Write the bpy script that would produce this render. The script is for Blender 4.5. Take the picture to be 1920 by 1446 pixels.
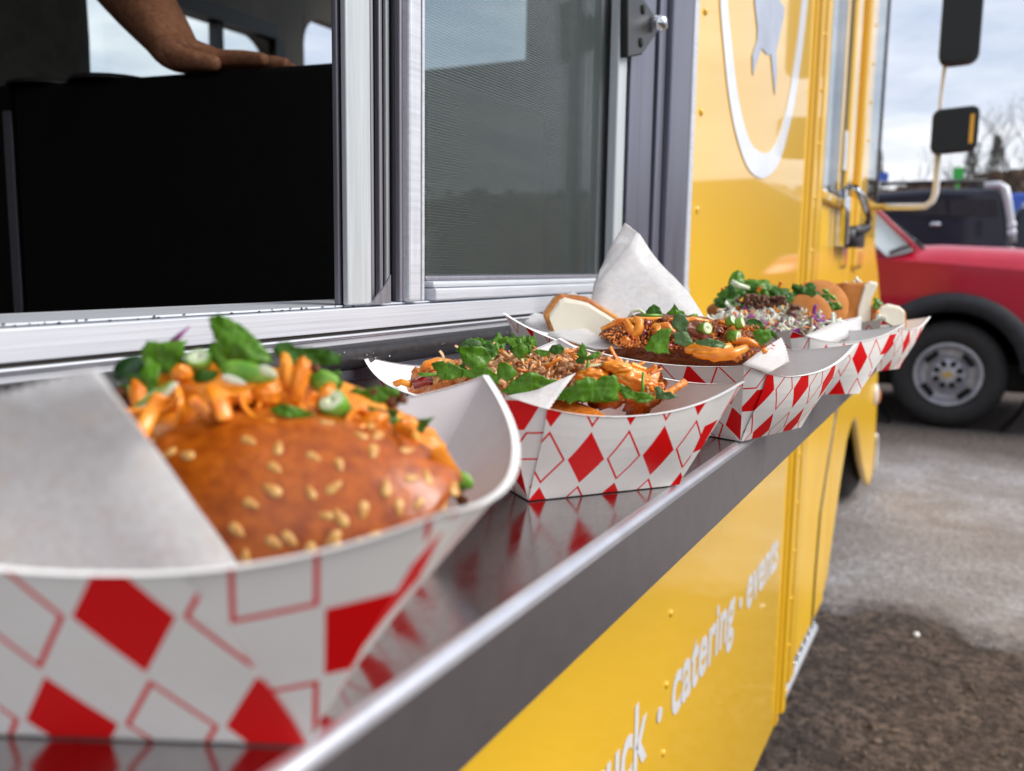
import bpy, bmesh, math, random
from mathutils import Vector, Matrix, noise, Quaternion
random.seed(7)
S = bpy.context.scene
COL = S.collection
for o in list(bpy.data.objects): bpy.data.objects.remove(o)

# ------------------------------------------------------------------ camera
ZC = 1.10                                   # camera height above the ground (m)
F, CX, CY = 1680.0, 960.0, 723.0            # focal length and centre in photo pixels
def _n(v): v = Vector(v); return v.normalized()
AX = _n((1840-CX, 508-CY, F))               # the truck's long direction seen by the camera
_d = _n((775-CX, 13123-CY, F)); _d = (_d - AX*_d.dot(AX)).normalized()
AZ = -_d
AY = AZ.cross(AX)
def ray(px, py):
    c = Vector(((px-CX)/F, (py-CY)/F, 1.0))
    return Vector((AX.dot(c), AY.dot(c), AZ.dot(c)))
CAM = Vector((0, 0, ZC))
def Q(px, py, d): return CAM + ray(px, py)*d                       # point at a depth along the view axis
def QY(px, py, y): r = ray(px, py); return CAM + r*(y/r.y)         # point on a plane parallel to the truck side
def QX(px, py, x): r = ray(px, py); return CAM + r*(x/r.x)
def QZ(px, py, z): r = ray(px, py); return CAM + r*((z-ZC)/r.z)
def depth(p):
    v = Vector(p)-CAM
    return v.x*AX.z + v.y*AY.z + v.z*AZ.z
cam_d = bpy.data.cameras.new("camera"); cam = bpy.data.objects.new("camera", cam_d); COL.objects.link(cam)
R0 = Vector((AX.x, AY.x, AZ.x)); R1 = Vector((AX.y, AY.y, AZ.y)); R2 = Vector((AX.z, AY.z, AZ.z))
cam.matrix_world = Matrix(((R0.x, -R1.x, -R2.x, 0), (R0.y, -R1.y, -R2.y, 0), (R0.z, -R1.z, -R2.z, ZC), (0, 0, 0, 1)))
cam_d.sensor_width = 36; cam_d.lens = F/1920*36
cam_d.clip_start = 0.01; cam_d.clip_end = 3000
cam_d.dof.use_dof = True; cam_d.dof.focus_distance = 0.50; cam_d.dof.aperture_fstop = 10.0
S.camera = cam

# ------------------------------------------------------------------ nodes helper
class NT:
    def __init__(s, tree): s.t = tree; s.n = tree.nodes; s.l = tree.links
    def add(s, typ, **k):
        nd = s.n.new(typ)
        for a, b in k.items():
            setattr(nd, a, b)
        return nd
    def put(s, sock, v):
        if hasattr(v, 'is_output') or isinstance(v, bpy.types.NodeSocket): s.l.new(v, sock)
        elif v is not None: sock.default_value = v
    def m(s, op, a, b=None, c=None, clamp=False):
        nd = s.add('ShaderNodeMath', operation=op, use_clamp=clamp)
        s.put(nd.inputs[0], a)
        if b is not None: s.put(nd.inputs[1], b)
        if c is not None: s.put(nd.inputs[2], c)
        return nd.outputs[0]
    def mix(s, f, a, b, bt='MIX'):
        nd = s.add('ShaderNodeMix', data_type='RGBA', blend_type=bt)
        s.put(nd.inputs[0], f); s.put(nd.inputs[6], c4(a)); s.put(nd.inputs[7], c4(b))
        return nd.outputs[2]
    def noise(s, sc, det=3, rough=.55, vec=None, dist=0):
        nd = s.add('ShaderNodeTexNoise'); nd.inputs['Scale'].default_value = sc
        nd.inputs['Detail'].default_value = det; nd.inputs['Roughness'].default_value = rough
        nd.inputs['Distortion'].default_value = dist
        if vec is not None: s.l.new(vec, nd.inputs['Vector'])
        return nd.outputs['Fac']
    def ramp(s, f, stops):
        nd = s.add('ShaderNodeValToRGB'); s.l.new(f, nd.inputs[0])
        e = nd.color_ramp.elements
        while len(e) < len(stops): e.new(0.5)
        for el, (p, c) in zip(e, stops): el.position = p; el.color = c4(c)
        return nd.outputs[0]
    def mapr(s, f, a, b, c=0., d=1.):
        nd = s.add('ShaderNodeMapRange'); s.put(nd.inputs[0], f)
        for i, v in enumerate((a, b, c, d)): nd.inputs[i+1].default_value = v
        return nd.outputs[0]
    def coord(s, kind='Object'): return s.add('ShaderNodeTexCoord').outputs[kind]
    def scale(s, vec, v):
        nd = s.add('ShaderNodeMapping'); s.l.new(vec, nd.inputs[0]); nd.inputs['Scale'].default_value = v
        return nd.outputs[0]
    def bump(s, h, strength=.3, dist=.001):
        nd = s.add('ShaderNodeBump'); nd.inputs['Strength'].default_value = strength
        nd.inputs['Distance'].default_value = dist; s.l.new(h, nd.inputs['Height'])
        return nd.outputs[0]
def c4(c):
    if isinstance(c, bpy.types.NodeSocket): return c
    if isinstance(c, (int, float)): return (c, c, c, 1)
    return tuple(c) if len(c) == 4 else (*c, 1)

# ------------------------------------------------------------------ world and sun
W = bpy.data.worlds.new("World"); S.world = W; W.use_nodes = True
wt = NT(W.node_tree)
for nd in list(wt.n): wt.n.remove(nd)
SUN_EL, SUN_AZ = 42.0, -75.0      # azimuth measured from +X towards +Y : the light comes from outside the truck side
sky = wt.add('ShaderNodeTexSky', sky_type='NISHITA', sun_disc=False)
sky.sun_elevation = math.radians(SUN_EL); sky.sun_rotation = math.radians(90-SUN_AZ)
sky.air_density = 1.2; sky.dust_density = 2.5
tc = wt.coord('Generated')
mp = wt.scale(tc, (1.3, 1.3, 5.5))
n1 = wt.noise(1.5, 7, .6, mp, .35)
cl = wt.mapr(n1, .36, .60)
n2 = wt.noise(2.6, 5, .6, mp, .2)
ccol = wt.mix(wt.mapr(n2, .36, .66), (4.8, 5.3, 6.5), (8.6, 8.7, 8.9))
skyc = wt.mix(.62, sky.outputs[0], (4.2, 4.8, 6.2))
col = wt.mix(cl, skyc, ccol)
bg = wt.add('ShaderNodeBackground'); wt.l.new(col, bg.inputs[0]); bg.inputs[1].default_value = 0.10
wo = wt.add('ShaderNodeOutputWorld'); wt.l.new(bg.outputs[0], wo.inputs[0])
sd = bpy.data.lights.new("sun", 'SUN'); sun = bpy.data.objects.new("sun", sd); COL.objects.link(sun)
sd.energy = 2.5; sd.angle = math.radians(35); sd.color = (1, .96, .9)
_sv = Vector((math.cos(math.radians(SUN_AZ))*math.cos(math.radians(SUN_EL)), math.sin(math.radians(SUN_AZ))*math.cos(math.radians(SUN_EL)), math.sin(math.radians(SUN_EL))))
sun.rotation_euler = _sv.to_track_quat('Z', 'Y').to_euler(); sun.location = (0, -5, 8)
S.view_settings.view_transform = 'Standard'; S.view_settings.look = 'None'
S.view_settings.exposure = 0.55; S.view_settings.gamma = 1; S.view_settings.use_curve_mapping = False
S.cycles.max_bounces = 8; S.cycles.transparent_max_bounces = 12
S.cycles.use_denoising = True
S.cycles.sample_clamp_indirect = 6

# ------------------------------------------------------------------ materials
MATS = {}
def pbr(name, col=(.5,.5,.5), rough=.5, metal=0., coat=0., spec=.5, fn=None, trans=0., sss=0., emit=None, coat_rough=.05):
    m = bpy.data.materials.new(name); m.use_nodes = True
    t = NT(m.node_tree); b = m.node_tree.nodes['Principled BSDF']
    b.inputs['Base Color'].default_value = c4(col); b.inputs['Roughness'].default_value = rough
    b.inputs['Metallic'].default_value = metal; b.inputs['Coat Weight'].default_value = coat
    b.inputs['Coat Roughness'].default_value = coat_rough
    b.inputs['Specular IOR Level'].default_value = spec
    b.inputs['Transmission Weight'].default_value = trans
    if sss:
        b.inputs['Subsurface Weight'].default_value = sss; b.inputs['Subsurface Radius'].default_value = (.004, .002, .001)
        b.inputs['Subsurface Scale'].default_value = 1.0
    if fn: fn(t, b)
    MATS[name] = m
    return m
def var(scale, c1, c2, det=4, bump=0., bdist=.001, rough=None, lo=.35, hi=.65, stretch=None, kind='Object', bscale=None):
    def fn(t, b):
        v = t.coord(kind)
        if stretch: v = t.scale(v, stretch)
        f = t.noise(scale, det, .6, v)
        t.put(b.inputs['Base Color'], t.mix(t.mapr(f, lo, hi), c1, c2))
        if rough: t.put(b.inputs['Roughness'], t.mapr(f, lo, hi, rough[0], rough[1]))
        if bump:
            f2 = t.noise(bscale, det, .6, v) if bscale else f
            t.put(b.inputs['Normal'], t.bump(f2, bump, bdist))
    return fn
def leafmat(name, c1, c2, vein=(.2,.33,.08)):
    def fn(t, b):
        uv = t.coord('UV')
        f = t.noise(9, 4, .6, uv)
        base = t.mix(t.mapr(f, .3, .7), c1, c2)
        sp = t.add('ShaderNodeSeparateXYZ'); t.l.new(uv, sp.inputs[0])
        x, y = sp.outputs[0], sp.outputs[1]
        ang = t.m('ARCTAN2', t.m('ABSOLUTE', x), t.m('ADD', y, .95))
        rad = t.m('SQRT', t.m('ADD', t.m('MULTIPLY', x, x), t.m('MULTIPLY', t.m('ADD', y, .95), t.m('ADD', y, .95))))
        wv = t.m('PINGPONG', t.m('ADD', ang, t.m('MULTIPLY', t.m('SUBTRACT', f, .5), .12)), .17)
        vn = t.m('LESS_THAN', t.m('MULTIPLY', wv, rad), .012)
        t.put(b.inputs['Base Color'], t.mix(t.m('MULTIPLY', vn, .45), base, vein))
        t.put(b.inputs['Normal'], t.bump(t.m('ADD', f, t.m('MULTIPLY', vn, .5)), .35, .0006))
        # let light through the blade
        tr = t.add('ShaderNodeBsdfTranslucent'); t.l.new(t.mix(.5, base, (.25, .5, .02)), tr.inputs[0])
        ms = t.add('ShaderNodeMixShader'); ms.inputs[0].default_value = .35
        t.l.new(b.outputs[0], ms.inputs[1]); t.l.new(tr.outputs[0], ms.inputs[2])
        out = [n for n in t.n if n.type == 'OUTPUT_MATERIAL'][0]; t.l.new(ms.outputs[0], out.inputs[0])
    return pbr(name, rough=.30, spec=.5, fn=fn)
def diamonds(white, red, dirt=.03):
    """flat print: a harlequin of solid and outlined diamonds, in metres of card"""
    def fn(t, b):
        uv = t.coord('UV')
        sp = t.add('ShaderNodeSeparateXYZ'); t.l.new(uv, sp.inputs[0])
        p = t.m('DIVIDE', sp.outputs[0], .0180); q = t.m('DIVIDE', sp.outputs[1], .0305)
        fp = t.m('ABSOLUTE', t.m('SUBTRACT', t.m('FRACT', p), .5)); fq = t.m('ABSOLUTE', t.m('SUBTRACT', t.m('FRACT', q), .5))
        d = t.m('ADD', fp, fq)
        par = t.m('FLOORED_MODULO', t.m('ADD', t.m('FLOOR', p), t.m('FLOOR', q)), 2.)
        ins = t.m('LESS_THAN', d, .468)
        out = t.m('MULTIPLY', ins, t.m('GREATER_THAN', d, .408))
        f = t.m('ADD', t.m('MULTIPLY', t.m('SUBTRACT', 1., par), ins), t.m('MULTIPLY', par, out), clamp=True)
        n = t.noise(90, 4, .6, t.coord('Object'))
        w = t.mix(t.mapr(n, .45, .75, 0, dirt*4), white, (.62, .56, .48))
        t.put(b.inputs['Base Color'], t.mix(f, w, red))
        n3 = t.noise(900, 2, .6, t.coord('Object'))
        t.put(b.inputs['Normal'], t.bump(n3, .06, .0003))
    return fn
steel_fn_top = lambda t, b: (
    t.put(b.inputs['Roughness'], t.mapr(t.noise(30, 6, .7, t.scale(t.coord(), (1, 4, 1))), .3, .7, .10, .24)),
    t.put(b.inputs['Base Color'], t.mix(t.mapr(t.noise(420, 3, .7), .42, .62), (.40, .38, .385), (.54, .515, .52))),
    t.put(b.inputs['Normal'], t.bump(t.noise(500, 3, .7), .05, .0003)))
pbr('steel_top', metal=1., rough=.2, fn=steel_fn_top)
def brushed(c1, c2, r=(.3, .5), st=(2, 400, 400), bs=.12):
    def fn(t, b):
        f = t.noise(1.0, 4, .6, t.scale(t.coord(), st))
        g = t.noise(14, 5, .65)
        t.put(b.inputs['Base Color'], t.mix(t.mapr(t.m('ADD', t.m('MULTIPLY', f, .5), t.m('MULTIPLY', g, .5)), .38, .62), c1, c2))
        t.put(b.inputs['Roughness'], t.mapr(g, .3, .7, r[0], r[1]))
        t.put(b.inputs['Normal'], t.bump(f, bs, .0004))
    return fn
pbr('steel_fascia', metal=.9, rough=.42, fn=var(90, (.275, .258, .268), (.30, .282, .292), 5, .05, .0003))
pbr('steel_edge', metal=.9, rough=.34, fn=var(40, (.60, .60, .64), (.72, .72, .76), 3))
pbr('aluminium', metal=.25, rough=.4, fn=brushed((.52, .545, .59), (.70, .72, .77), (.34, .5)))
pbr('aluminium_post', metal=.25, rough=.4, fn=brushed((.46, .50, .51), (.60, .63, .65), (.34, .5), (120, 120, 3)))
pbr('aluminium_dull', metal=.6, rough=.5, fn=brushed((.22, .21, .24), (.33, .32, .36), (.4, .55), (300, 300, 3)))
pbr('steel_frame', metal=.7, rough=.38, fn=brushed((.17, .17, .21), (.24, .24, .30), (.3, .45), (200, 200, 2)))
pbr('dark_channel', col=(.02, .018, .018), rough=.45)
pbr('black_rubber', rough=.42, fn=var(300, (.014, .013, .014), (.035, .033, .035), 4, .2, .0004))
pbr('grime', col=(.03, .025, .02), rough=.8)
pbr('white_speck', col=(.75, .75, .75), rough=.6)
def yellow_fn(t, b):
    f = t.noise(3.0, 4, .6)
    t.put(b.inputs['Base Color'], t.mix(t.mapr(f, .35, .65), (.85, .485, .010), (.92, .55, .018)))
    g = t.noise(2.2, 3, .55)
    t.put(b.inputs['Normal'], t.bump(g, .24, .014))
pbr('yellow_paint', rough=.42, coat=1., spec=.5, fn=yellow_fn, coat_rough=.035)
pbr('yellow_trim', rough=.4, coat=.6, fn=var(5, (.76, .44, .012), (.84, .50, .02), 3), coat_rough=.1)
pbr('yellow_door', rough=.35, coat=.35, fn=yellow_fn, coat_rough=.15)
pbr('decal_white', rough=.25, coat=.5, fn=var(20, (.74, .76, .80), (.82, .83, .86)))
pbr('decal_grey', rough=.25, coat=.5, fn=var(12, (.26, .30, .40), (.40, .44, .54)))
pbr('card_print', rough=.45, spec=.22, fn=diamonds((.85, .83, .79), (.76, .002, .004)))
pbr('card_white', rough=.5, fn=var(40, (.80, .79, .80), (.86, .85, .86), 4, .05, .0003))
pbr('card_edge', col=(.9, .9, .89), rough=.6)
def paper_fn(t, b):
    f = t.noise(24, 5, .6)
    base = t.mix(t.mapr(f, .35, .7), (.78, .77, .77), (.88, .88, .88))
    base = t.mix(t.mapr(t.noise(9, 2, .5), .48, .72, 0, .35), base, (.80, .70, .62))
    t.put(b.inputs['Base Color'], base)
    t.put(b.inputs['Normal'], t.bump(t.noise(60, 4, .6), .25, .0012))
    tr = t.add('ShaderNodeBsdfTranslucent'); t.l.new(base, tr.inputs[0])
    ms = t.add('ShaderNodeMixShader'); ms.inputs[0].default_value = .38
    t.l.new(b.outputs[0], ms.inputs[1]); t.l.new(tr.outputs[0], ms.inputs[2])
    out = [n for n in t.n if n.type == 'OUTPUT_MATERIAL'][0]; t.l.new(ms.outputs[0], out.inputs[0])
pbr('wax_paper', rough=.4, fn=paper_fn)
leafmat('leaf_green', (.07, .22, .004), (.14, .34, .012), (.3, .5, .12))
leafmat('leaf_dark', (.03, .13, .006), (.065, .20, .012), (.14, .28, .06))
leafmat('leaf_grey', (.08, .17, .05), (.14, .26, .09), (.3, .4, .22))
pbr('stem_green', rough=.35, sss=.1, fn=var(200, (.09, .26, .015), (.20, .42, .05)))
pbr('scallion_out', rough=.3, sss=.15, fn=var(120, (.10, .30, .02), (.30, .52, .08)))
pbr('scallion_in', rough=.3, sss=.2, fn=var(150, (.62, .72, .42), (.80, .82, .68)))
pbr('cucumber_skin', rough=.25, fn=var(140, (.006, .028, .006), (.02, .07, .015)))
def bun_fn(t, b):
    f = t.noise(18, 2, .5); g = t.noise(16, 0, .5); w = t.noise(42, 3, .55, None, .8)
    c = t.mix(t.mapr(f, .25, .75), (.31, .055, .003), (.52, .125, .007))
    c = t.mix(t.mapr(g, .50, .80, 0, .5), c, (.17, .026, .001))
    t.put(b.inputs['Base Color'], c)
    t.put(b.inputs['Normal'], t.bump(w, .13, .004))
pbr('seed_bun', rough=.26, spec=.45, coat=.35, coat_rough=.2, fn=bun_fn)
pbr('bun_brown', rough=.7, spec=.25, fn=var(30, (.40, .13, .022), (.58, .24, .06), 5, .12, .001))
pbr('bun_dark', rough=.7, spec=.25, fn=var(30, (.30, .085, .02), (.50, .19, .05), 5, .12, .001))
def crumb_fn(t, b):
    f = t.noise(260, 4, .65)
    h = t.noise(700, 3, .7); t.put(b.inputs['Base Color'], t.mix(t.mapr(t.m('ADD', t.m('MULTIPLY', f, .5), t.m('MULTIPLY', h, .5)), .38, .55), (.74, .62, .42), (.92, .87, .74)))
    t.put(b.inputs['Normal'], t.bump(t.m('ADD', f, h), .45, .0012))
pbr('bread_crumb', rough=.8, sss=.1, fn=crumb_fn)
pbr('toast_crust', rough=.5, fn=var(60, (.36, .09, .012), (.68, .30, .06), 5, .3, .0012))
pbr('sesame', rough=.35, sss=.15, fn=var(200, (.50, .22, .045), (.70, .40, .13)))
pbr('spicy_mayo', rough=.24, coat=.25, sss=.2, fn=var(70, (.74, .19, .006), (.90, .36, .03), 5, .35, .0012, bscale=160))
pbr('carrot', rough=.3, coat=.15, sss=.2, fn=var(160, (.75, .17, .006), (.90, .33, .02), 4, .3, .0006))
pbr('chili_sauce', rough=.08, coat=1., fn=var(120, (.10, .006, .003), (.36, .02, .006), 5, .5, .0012))
def fried_fn(t, b):
    f = t.noise(330, 5, .7); g = t.noise(60, 4, .6)
    c = t.mix(t.mapr(f, .35, .65), (.12, .02, .005), (.52, .17, .035))
    t.put(b.inputs['Base Color'], t.mix(t.mapr(g, .48, .60), c, (.34, .022, .008)))
    t.put(b.inputs['Roughness'], t.mapr(g, .4, .6, .45, .12))
    t.put(b.inputs['Normal'], t.bump(f, 1., .002))
pbr('fried_crust', rough=.3, coat=.3, fn=fried_fn)
pbr('crumb_gold', rough=.5, fn=var(600, (.48, .19, .045), (.80, .50, .20), 4, .8, .001))
pbr('crumb_orange', rough=.3, coat=.3, fn=var(500, (.62, .13, .012), (.86, .32, .05), 4, .8, .001))
pbr('fried_shallot', rough=.45, fn=var(260, (.66, .30, .12), (.84, .60, .36), 3, .3, .0006))
pbr('minced_meat', rough=.5, fn=var(500, (.07, .022, .01), (.22, .08, .035), 4, .8, .001))
pbr('cabbage_white', rough=.3, sss=.2, fn=var(160, (.62, .66, .52), (.84, .85, .78)))
pbr('cabbage_purple', rough=.3, fn=var(160, (.20, .02, .20), (.42, .08, .42)))
pbr('noodle_tan', rough=.35, fn=var(200, (.42, .32, .14), (.62, .52, .28)))
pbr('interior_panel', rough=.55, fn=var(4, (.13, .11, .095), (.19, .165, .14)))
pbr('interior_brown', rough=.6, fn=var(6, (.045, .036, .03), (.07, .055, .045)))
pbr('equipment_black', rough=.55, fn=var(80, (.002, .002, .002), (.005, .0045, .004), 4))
pbr('steel_inside', metal=.1, rough=.35, fn=var(3, (.60, .68, .655), (.78, .85, .83), 5))
pbr('shirt', rough=.9, fn=var(20, (.10, .105, .085), (.15, .155, .13), 4))
def skin_fn(t, b):
    f = t.noise(45, 5, .6); g = t.noise(300, 3, .6)
    t.put(b.inputs['Base Color'], t.mix(t.mapr(f, .35, .65), (.34, .12, .055), (.54, .25, .14)))
    t.put(b.inputs['Normal'], t.bump(t.m('ADD', g, t.noise(90, 4, .6)), .5, .0014))
pbr('skin', rough=.5, sss=.1, fn=skin_fn)
pbr('hair', rough=.6, fn=var(200, (.02, .012, .008), (.04, .025, .015)))
def tint_glass(name, col, alpha, rough=.02):
    m = bpy.data.materials.new(name); m.use_nodes = True; t = NT(m.node_tree)
    for n in list(t.n): t.n.remove(n)
    gl = t.add('ShaderNodeBsdfGlossy'); gl.inputs[1].default_value = rough
    tr = t.add('ShaderNodeBsdfTransparent'); tr.inputs[0].default_value = c4(col)
    lw = t.add('ShaderNodeLayerWeight'); lw.inputs[0].default_value = .5; fr_ = t.m('ADD', t.m('MULTIPLY', t.m('POWER', lw.outputs['Facing'], 5.), .94), .03)
    ms = t.add('ShaderNodeMixShader'); t.l.new(t.m('ADD', fr_, alpha, clamp=True), ms.inputs[0])
    t.l.new(tr.outputs[0], ms.inputs[1]); t.l.new(gl.outputs[0], ms.inputs[2])
    o = t.add('ShaderNodeOutputMaterial'); t.l.new(ms.outputs[0], o.inputs[0]); MATS[name] = m
tint_glass('clear_glass', (.86, .9, .9), .0)
tint_glass('tinted_glass', (.10, .12, .14), .03)
def screen_mat():
    m = bpy.data.materials.new('insect_mesh'); m.use_nodes = True; t = NT(m.node_tree)
    for n in list(t.n): t.n.remove(n)
    sp = t.add('ShaderNodeSeparateXYZ'); t.l.new(t.coord(), sp.inputs[0])
    a = t.m('LESS_THAN', t.m('FRACT', t.m('DIVIDE', sp.outputs[0], .0019)), .10)
    b = t.m('LESS_THAN', t.m('FRACT', t.m('DIVIDE', sp.outputs[2], .0019)), .10)
    w = t.m('MAXIMUM', a, b)
    df = t.add('ShaderNodeBsdfPrincipled'); df.inputs['Base Color'].default_value = (.17, .205, .195, 1); df.inputs['Roughness'].default_value = .5; df.inputs['Metallic'].default_value = .3
    tr = t.add('ShaderNodeBsdfTransparent')
    ms = t.add('ShaderNodeMixShader'); t.l.new(w, ms.inputs[0]); t.l.new(tr.outputs[0], ms.inputs[1]); t.l.new(df.outputs[0], ms.inputs[2])
    o = t.add('ShaderNodeOutputMaterial'); t.l.new(ms.outputs[0], o.inputs[0]); MATS['insect_mesh'] = m
screen_mat()
pbr('mirror_shell', rough=.35, fn=var(30, (.012, .012, .011), (.02, .02, .018)))
pbr('mirror_glass', col=(.010, .012, .011), rough=.25, spec=.3)  # dark reflection painted in as near-black colour; the glass hardly mirrors the scene
pbr('cream_paint', rough=.35, fn=var(30, (.86, .86, .86), (.92, .92, .92)))
pbr('chrome', metal=1., col=(.8, .82, .85), rough=.1, fn=var(50, (.65, .67, .7), (.85, .87, .9)))
pbr('tyre', rough=.75, fn=var(40, (.014, .013, .014), (.030, .027, .027), 5, .2, .003))
pbr('red_paint', rough=.4, spec=.3, coat=.6, fn=var(3, (.43, .003, .025), (.50, .006, .035)), coat_rough=.06)
pbr('navy_paint', rough=.4, spec=.3, coat=.5, fn=var(3, (.010, .013, .028), (.018, .021, .042)), coat_rough=.05)
pbr('black_plastic', rough=.5, fn=var(20, (.012, .013, .017), (.024, .025, .032)))
pbr('void_black', col=(.004, .004, .004), rough=.9)
pbr('wheel_grey', metal=.5, rough=.45, fn=var(30, (.42, .42, .46), (.60, .60, .64)))
pbr('tail_lamp', col=(.75, .78, .85), rough=.15, coat=1)
pbr('lamp_orange', rough=.2, coat=1., fn=var(20, (.85, .16, .02), (.9, .25, .05)))
pbr('lamp_white', rough=.25, coat=1., fn=var(20, (.72, .68, .60), (.8, .76, .7)))
pbr('gold_badge', metal=.8, col=(.62, .47, .12), rough=.3, fn=var(60, (.5, .38, .1), (.7, .52, .15)))
pbr('bark', rough=.9, fn=var(5, (.045, .035, .030), (.085, .07, .06)))
pbr('evergreen', rough=.8, fn=var(3, (.02, .03, .015), (.045, .06, .03)))
pbr('brush_scrub', rough=.95, fn=var(.8, (.10, .065, .042), (.20, .135, .09), 5))
pbr('sign_green', col=(.05, .5, .08), rough=.5)
pbr('tarp_blue', rough=.6, fn=var(4, (.05, .12, .55), (.08, .17, .65)))
pbr('pebble_white', col=(.78, .77, .75), rough=.6)
pbr('dark_underbody', col=(.012, .011, .010), rough=.8)

# ------------------------------------------------------------------ mesh helpers
ORG = {}
def tag(o, label=None, cat=None, group=None, kind=None):
    if label: o['label'] = label
    if cat: o['category'] = cat
    if group: o['group'] = group
    if kind: o['kind'] = kind
    return o
def thing(name, loc, label, cat, group=None):
    o = bpy.data.objects.new(name, None); COL.objects.link(o); o.location = loc; o.empty_display_size = .05
    ORG[o] = Vector(loc); return tag(o, label, cat, group)
def mesh(name, verts, faces, mat, parent=None, smooth=False, uvs=None, origin=None, midx=None):
    org = ORG[parent] if parent is not None else (Vector(origin) if origin is not None else Vector((0, 0, 0)))
    me = bpy.data.meshes.new(name)
    me.from_pydata([tuple(Vector(v)-org) for v in verts], [], [tuple(f) for f in faces])
    for mm in (mat if isinstance(mat, (list, tuple)) else [mat]): me.materials.append(MATS[mm])
    if midx: me.polygons.foreach_set('material_index', midx)
    if smooth: me.polygons.foreach_set('use_smooth', [True]*len(me.polygons))
    if uvs:
        ul = me.uv_layers.new(name='UVMap')
        for lp in me.loops: ul.data[lp.index].uv = uvs[lp.vertex_index]
    me.update()
    o = bpy.data.objects.new(name, me); COL.objects.link(o)
    if parent is not None: o.parent = parent
    else: o.location = org
    ORG[o] = org
    return o
def PIX(p):
    c = Vector(p)-CAM; d = R2.dot(c); return Vector((CX+F*R0.dot(c)/d, CY+F*R1.dot(c)/d, d))
class MB:
    def __init__(s): s.v = []; s.f = []; s.uv = []
    def add(s, v, f, uv=None):
        k = len(s.v); s.v += [Vector(x) for x in v]; s.f += [tuple(i+k for i in q) for q in f]
        s.uv += list(uv) if uv else [(0, 0)]*len(v); return s
    def box(s, a, b):
        x0, y0, z0 = a; x1, y1, z1 = b
        return s.add([(x0,y0,z0),(x1,y0,z0),(x1,y1,z0),(x0,y1,z0),(x0,y0,z1),(x1,y0,z1),(x1,y1,z1),(x0,y1,z1)],
                     [(0,3,2,1),(4,5,6,7),(0,1,5,4),(1,2,6,5),(2,3,7,6),(3,0,4,7)])
    def prism(s, poly, off):
        """polygon (3D points) extruded by the vector off"""
        n = len(poly); off = Vector(off)
        v = [Vector(p) for p in poly]+[Vector(p)+off for p in poly]
        f = [tuple(range(n))[::-1], tuple(range(n, 2*n))]+[(i, (i+1) % n, (i+1) % n+n, i+n) for i in range(n)]
        return s.add(v, f)
    def tube(s, pts, rad, seg=10, closed_ends=True):
        pts = [Vector(p) for p in pts]; n = len(pts)
        rr = rad if isinstance(rad, (list, tuple)) else [rad]*n
        V = []; Fc = []; up = None
        for i, p in enumerate(pts):
            t = (pts[min(i+1, n-1)]-pts[max(i-1, 0)])
            t = t.normalized() if t.length > 1e-9 else Vector((0, 0, 1))
            if up is None:
                up = Vector((0, 0, 1)) if abs(t.z) < .9 else Vector((1, 0, 0))
            a = (up - t*up.dot(t)); a = a.normalized() if a.length > 1e-6 else t.orthogonal().normalized(); b = t.cross(a); up = a
            for k in range(seg):
                an = 2*math.pi*k/seg; V.append(p+(a*math.cos(an)+b*math.sin(an))*rr[i])
        for i in range(n-1):
            for k in range(seg):
                k2 = (k+1) % seg; Fc.append((i*seg+k, i*seg+k2, (i+1)*seg+k2, (i+1)*seg+k))
        if closed_ends: Fc.append(tuple(range(seg))[::-1]); Fc.append(tuple(range((n-1)*seg, n*seg)))
        return s.add(V, Fc)
    def lathe(s, prof, c, axis, seg=32):
        """profile [(r, h)] turned about axis through c"""
        axis = Vector(axis).normalized(); a = axis.orthogonal().normalized(); b = axis.cross(a); V = []; Fc = []
        for r, h in prof:
            for k in range(seg):
                an = 2*math.pi*k/seg; V.append(Vector(c)+axis*h+(a*math.cos(an)+b*math.sin(an))*r)
        for i in range(len(prof)-1):
            for k in range(seg):
                k2 = (k+1) % seg; Fc.append((i*seg+k, i*seg+k2, (i+1)*seg+k2, (i+1)*seg+k))
        return s.add(V, Fc)
    def blob(s, c, r, rot=None, sub=3, amp=0., sc=1., seed=0., shape=None, oct=3):
        bm = bmesh.new(); bmesh.ops.create_icosphere(bm, subdivisions=sub, radius=1.)
        R = rot.to_matrix() if rot is not None else Matrix.Identity(3); V = []
        r = Vector(r) if not isinstance(r, (int, float)) else Vector((r, r, r))
        for v in bm.verts:
            p = v.co.copy()
            if amp:
                d = noise.fractal(p*sc+Vector((seed, seed*1.7, seed*.3)), 1., 2., oct)
                p *= 1+amp*d
            if shape: p = shape(p)
            V.append(Vector(c)+R @ Vector((p.x*r.x, p.y*r.y, p.z*r.z)))
        Fc = [tuple(v.index for v in f.verts) for f in bm.faces]; bm.free()
        return s.add(V, Fc)
    def inside(s, i, m=.0025):
        """press the shape into the tray so nothing pokes through its walls"""
        T = TRAY[i]; c, u, v = T['c'], T['u'], T['v']; P = T['P']
        bu, bv, tu, tv, hc = MD['bs']*H/2, MD['bl']*H/2, MD['ts']*H/2, MD['tl']*H/2, MD['hc']*H
        for p in s.v:
            z = max(p.z-c.z, .0012); p.z = c.z+z; k = min(z/hc, 1.)
            w = p-c; a, b = w.dot(u), w.dot(v)
            mm = m if m > 0 else m*max(0, k-.5)*2+(1-k)*.004; la = bu+(tu-bu)*k-mm; lb = bv+(tv-bv)*k-mm
            if z < hc*1.02:
                a2 = max(-la, min(la, a)); b2 = max(-lb, min(lb, b))
                p += u*(a2-a)+v*(b2-b)
        return s
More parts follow.
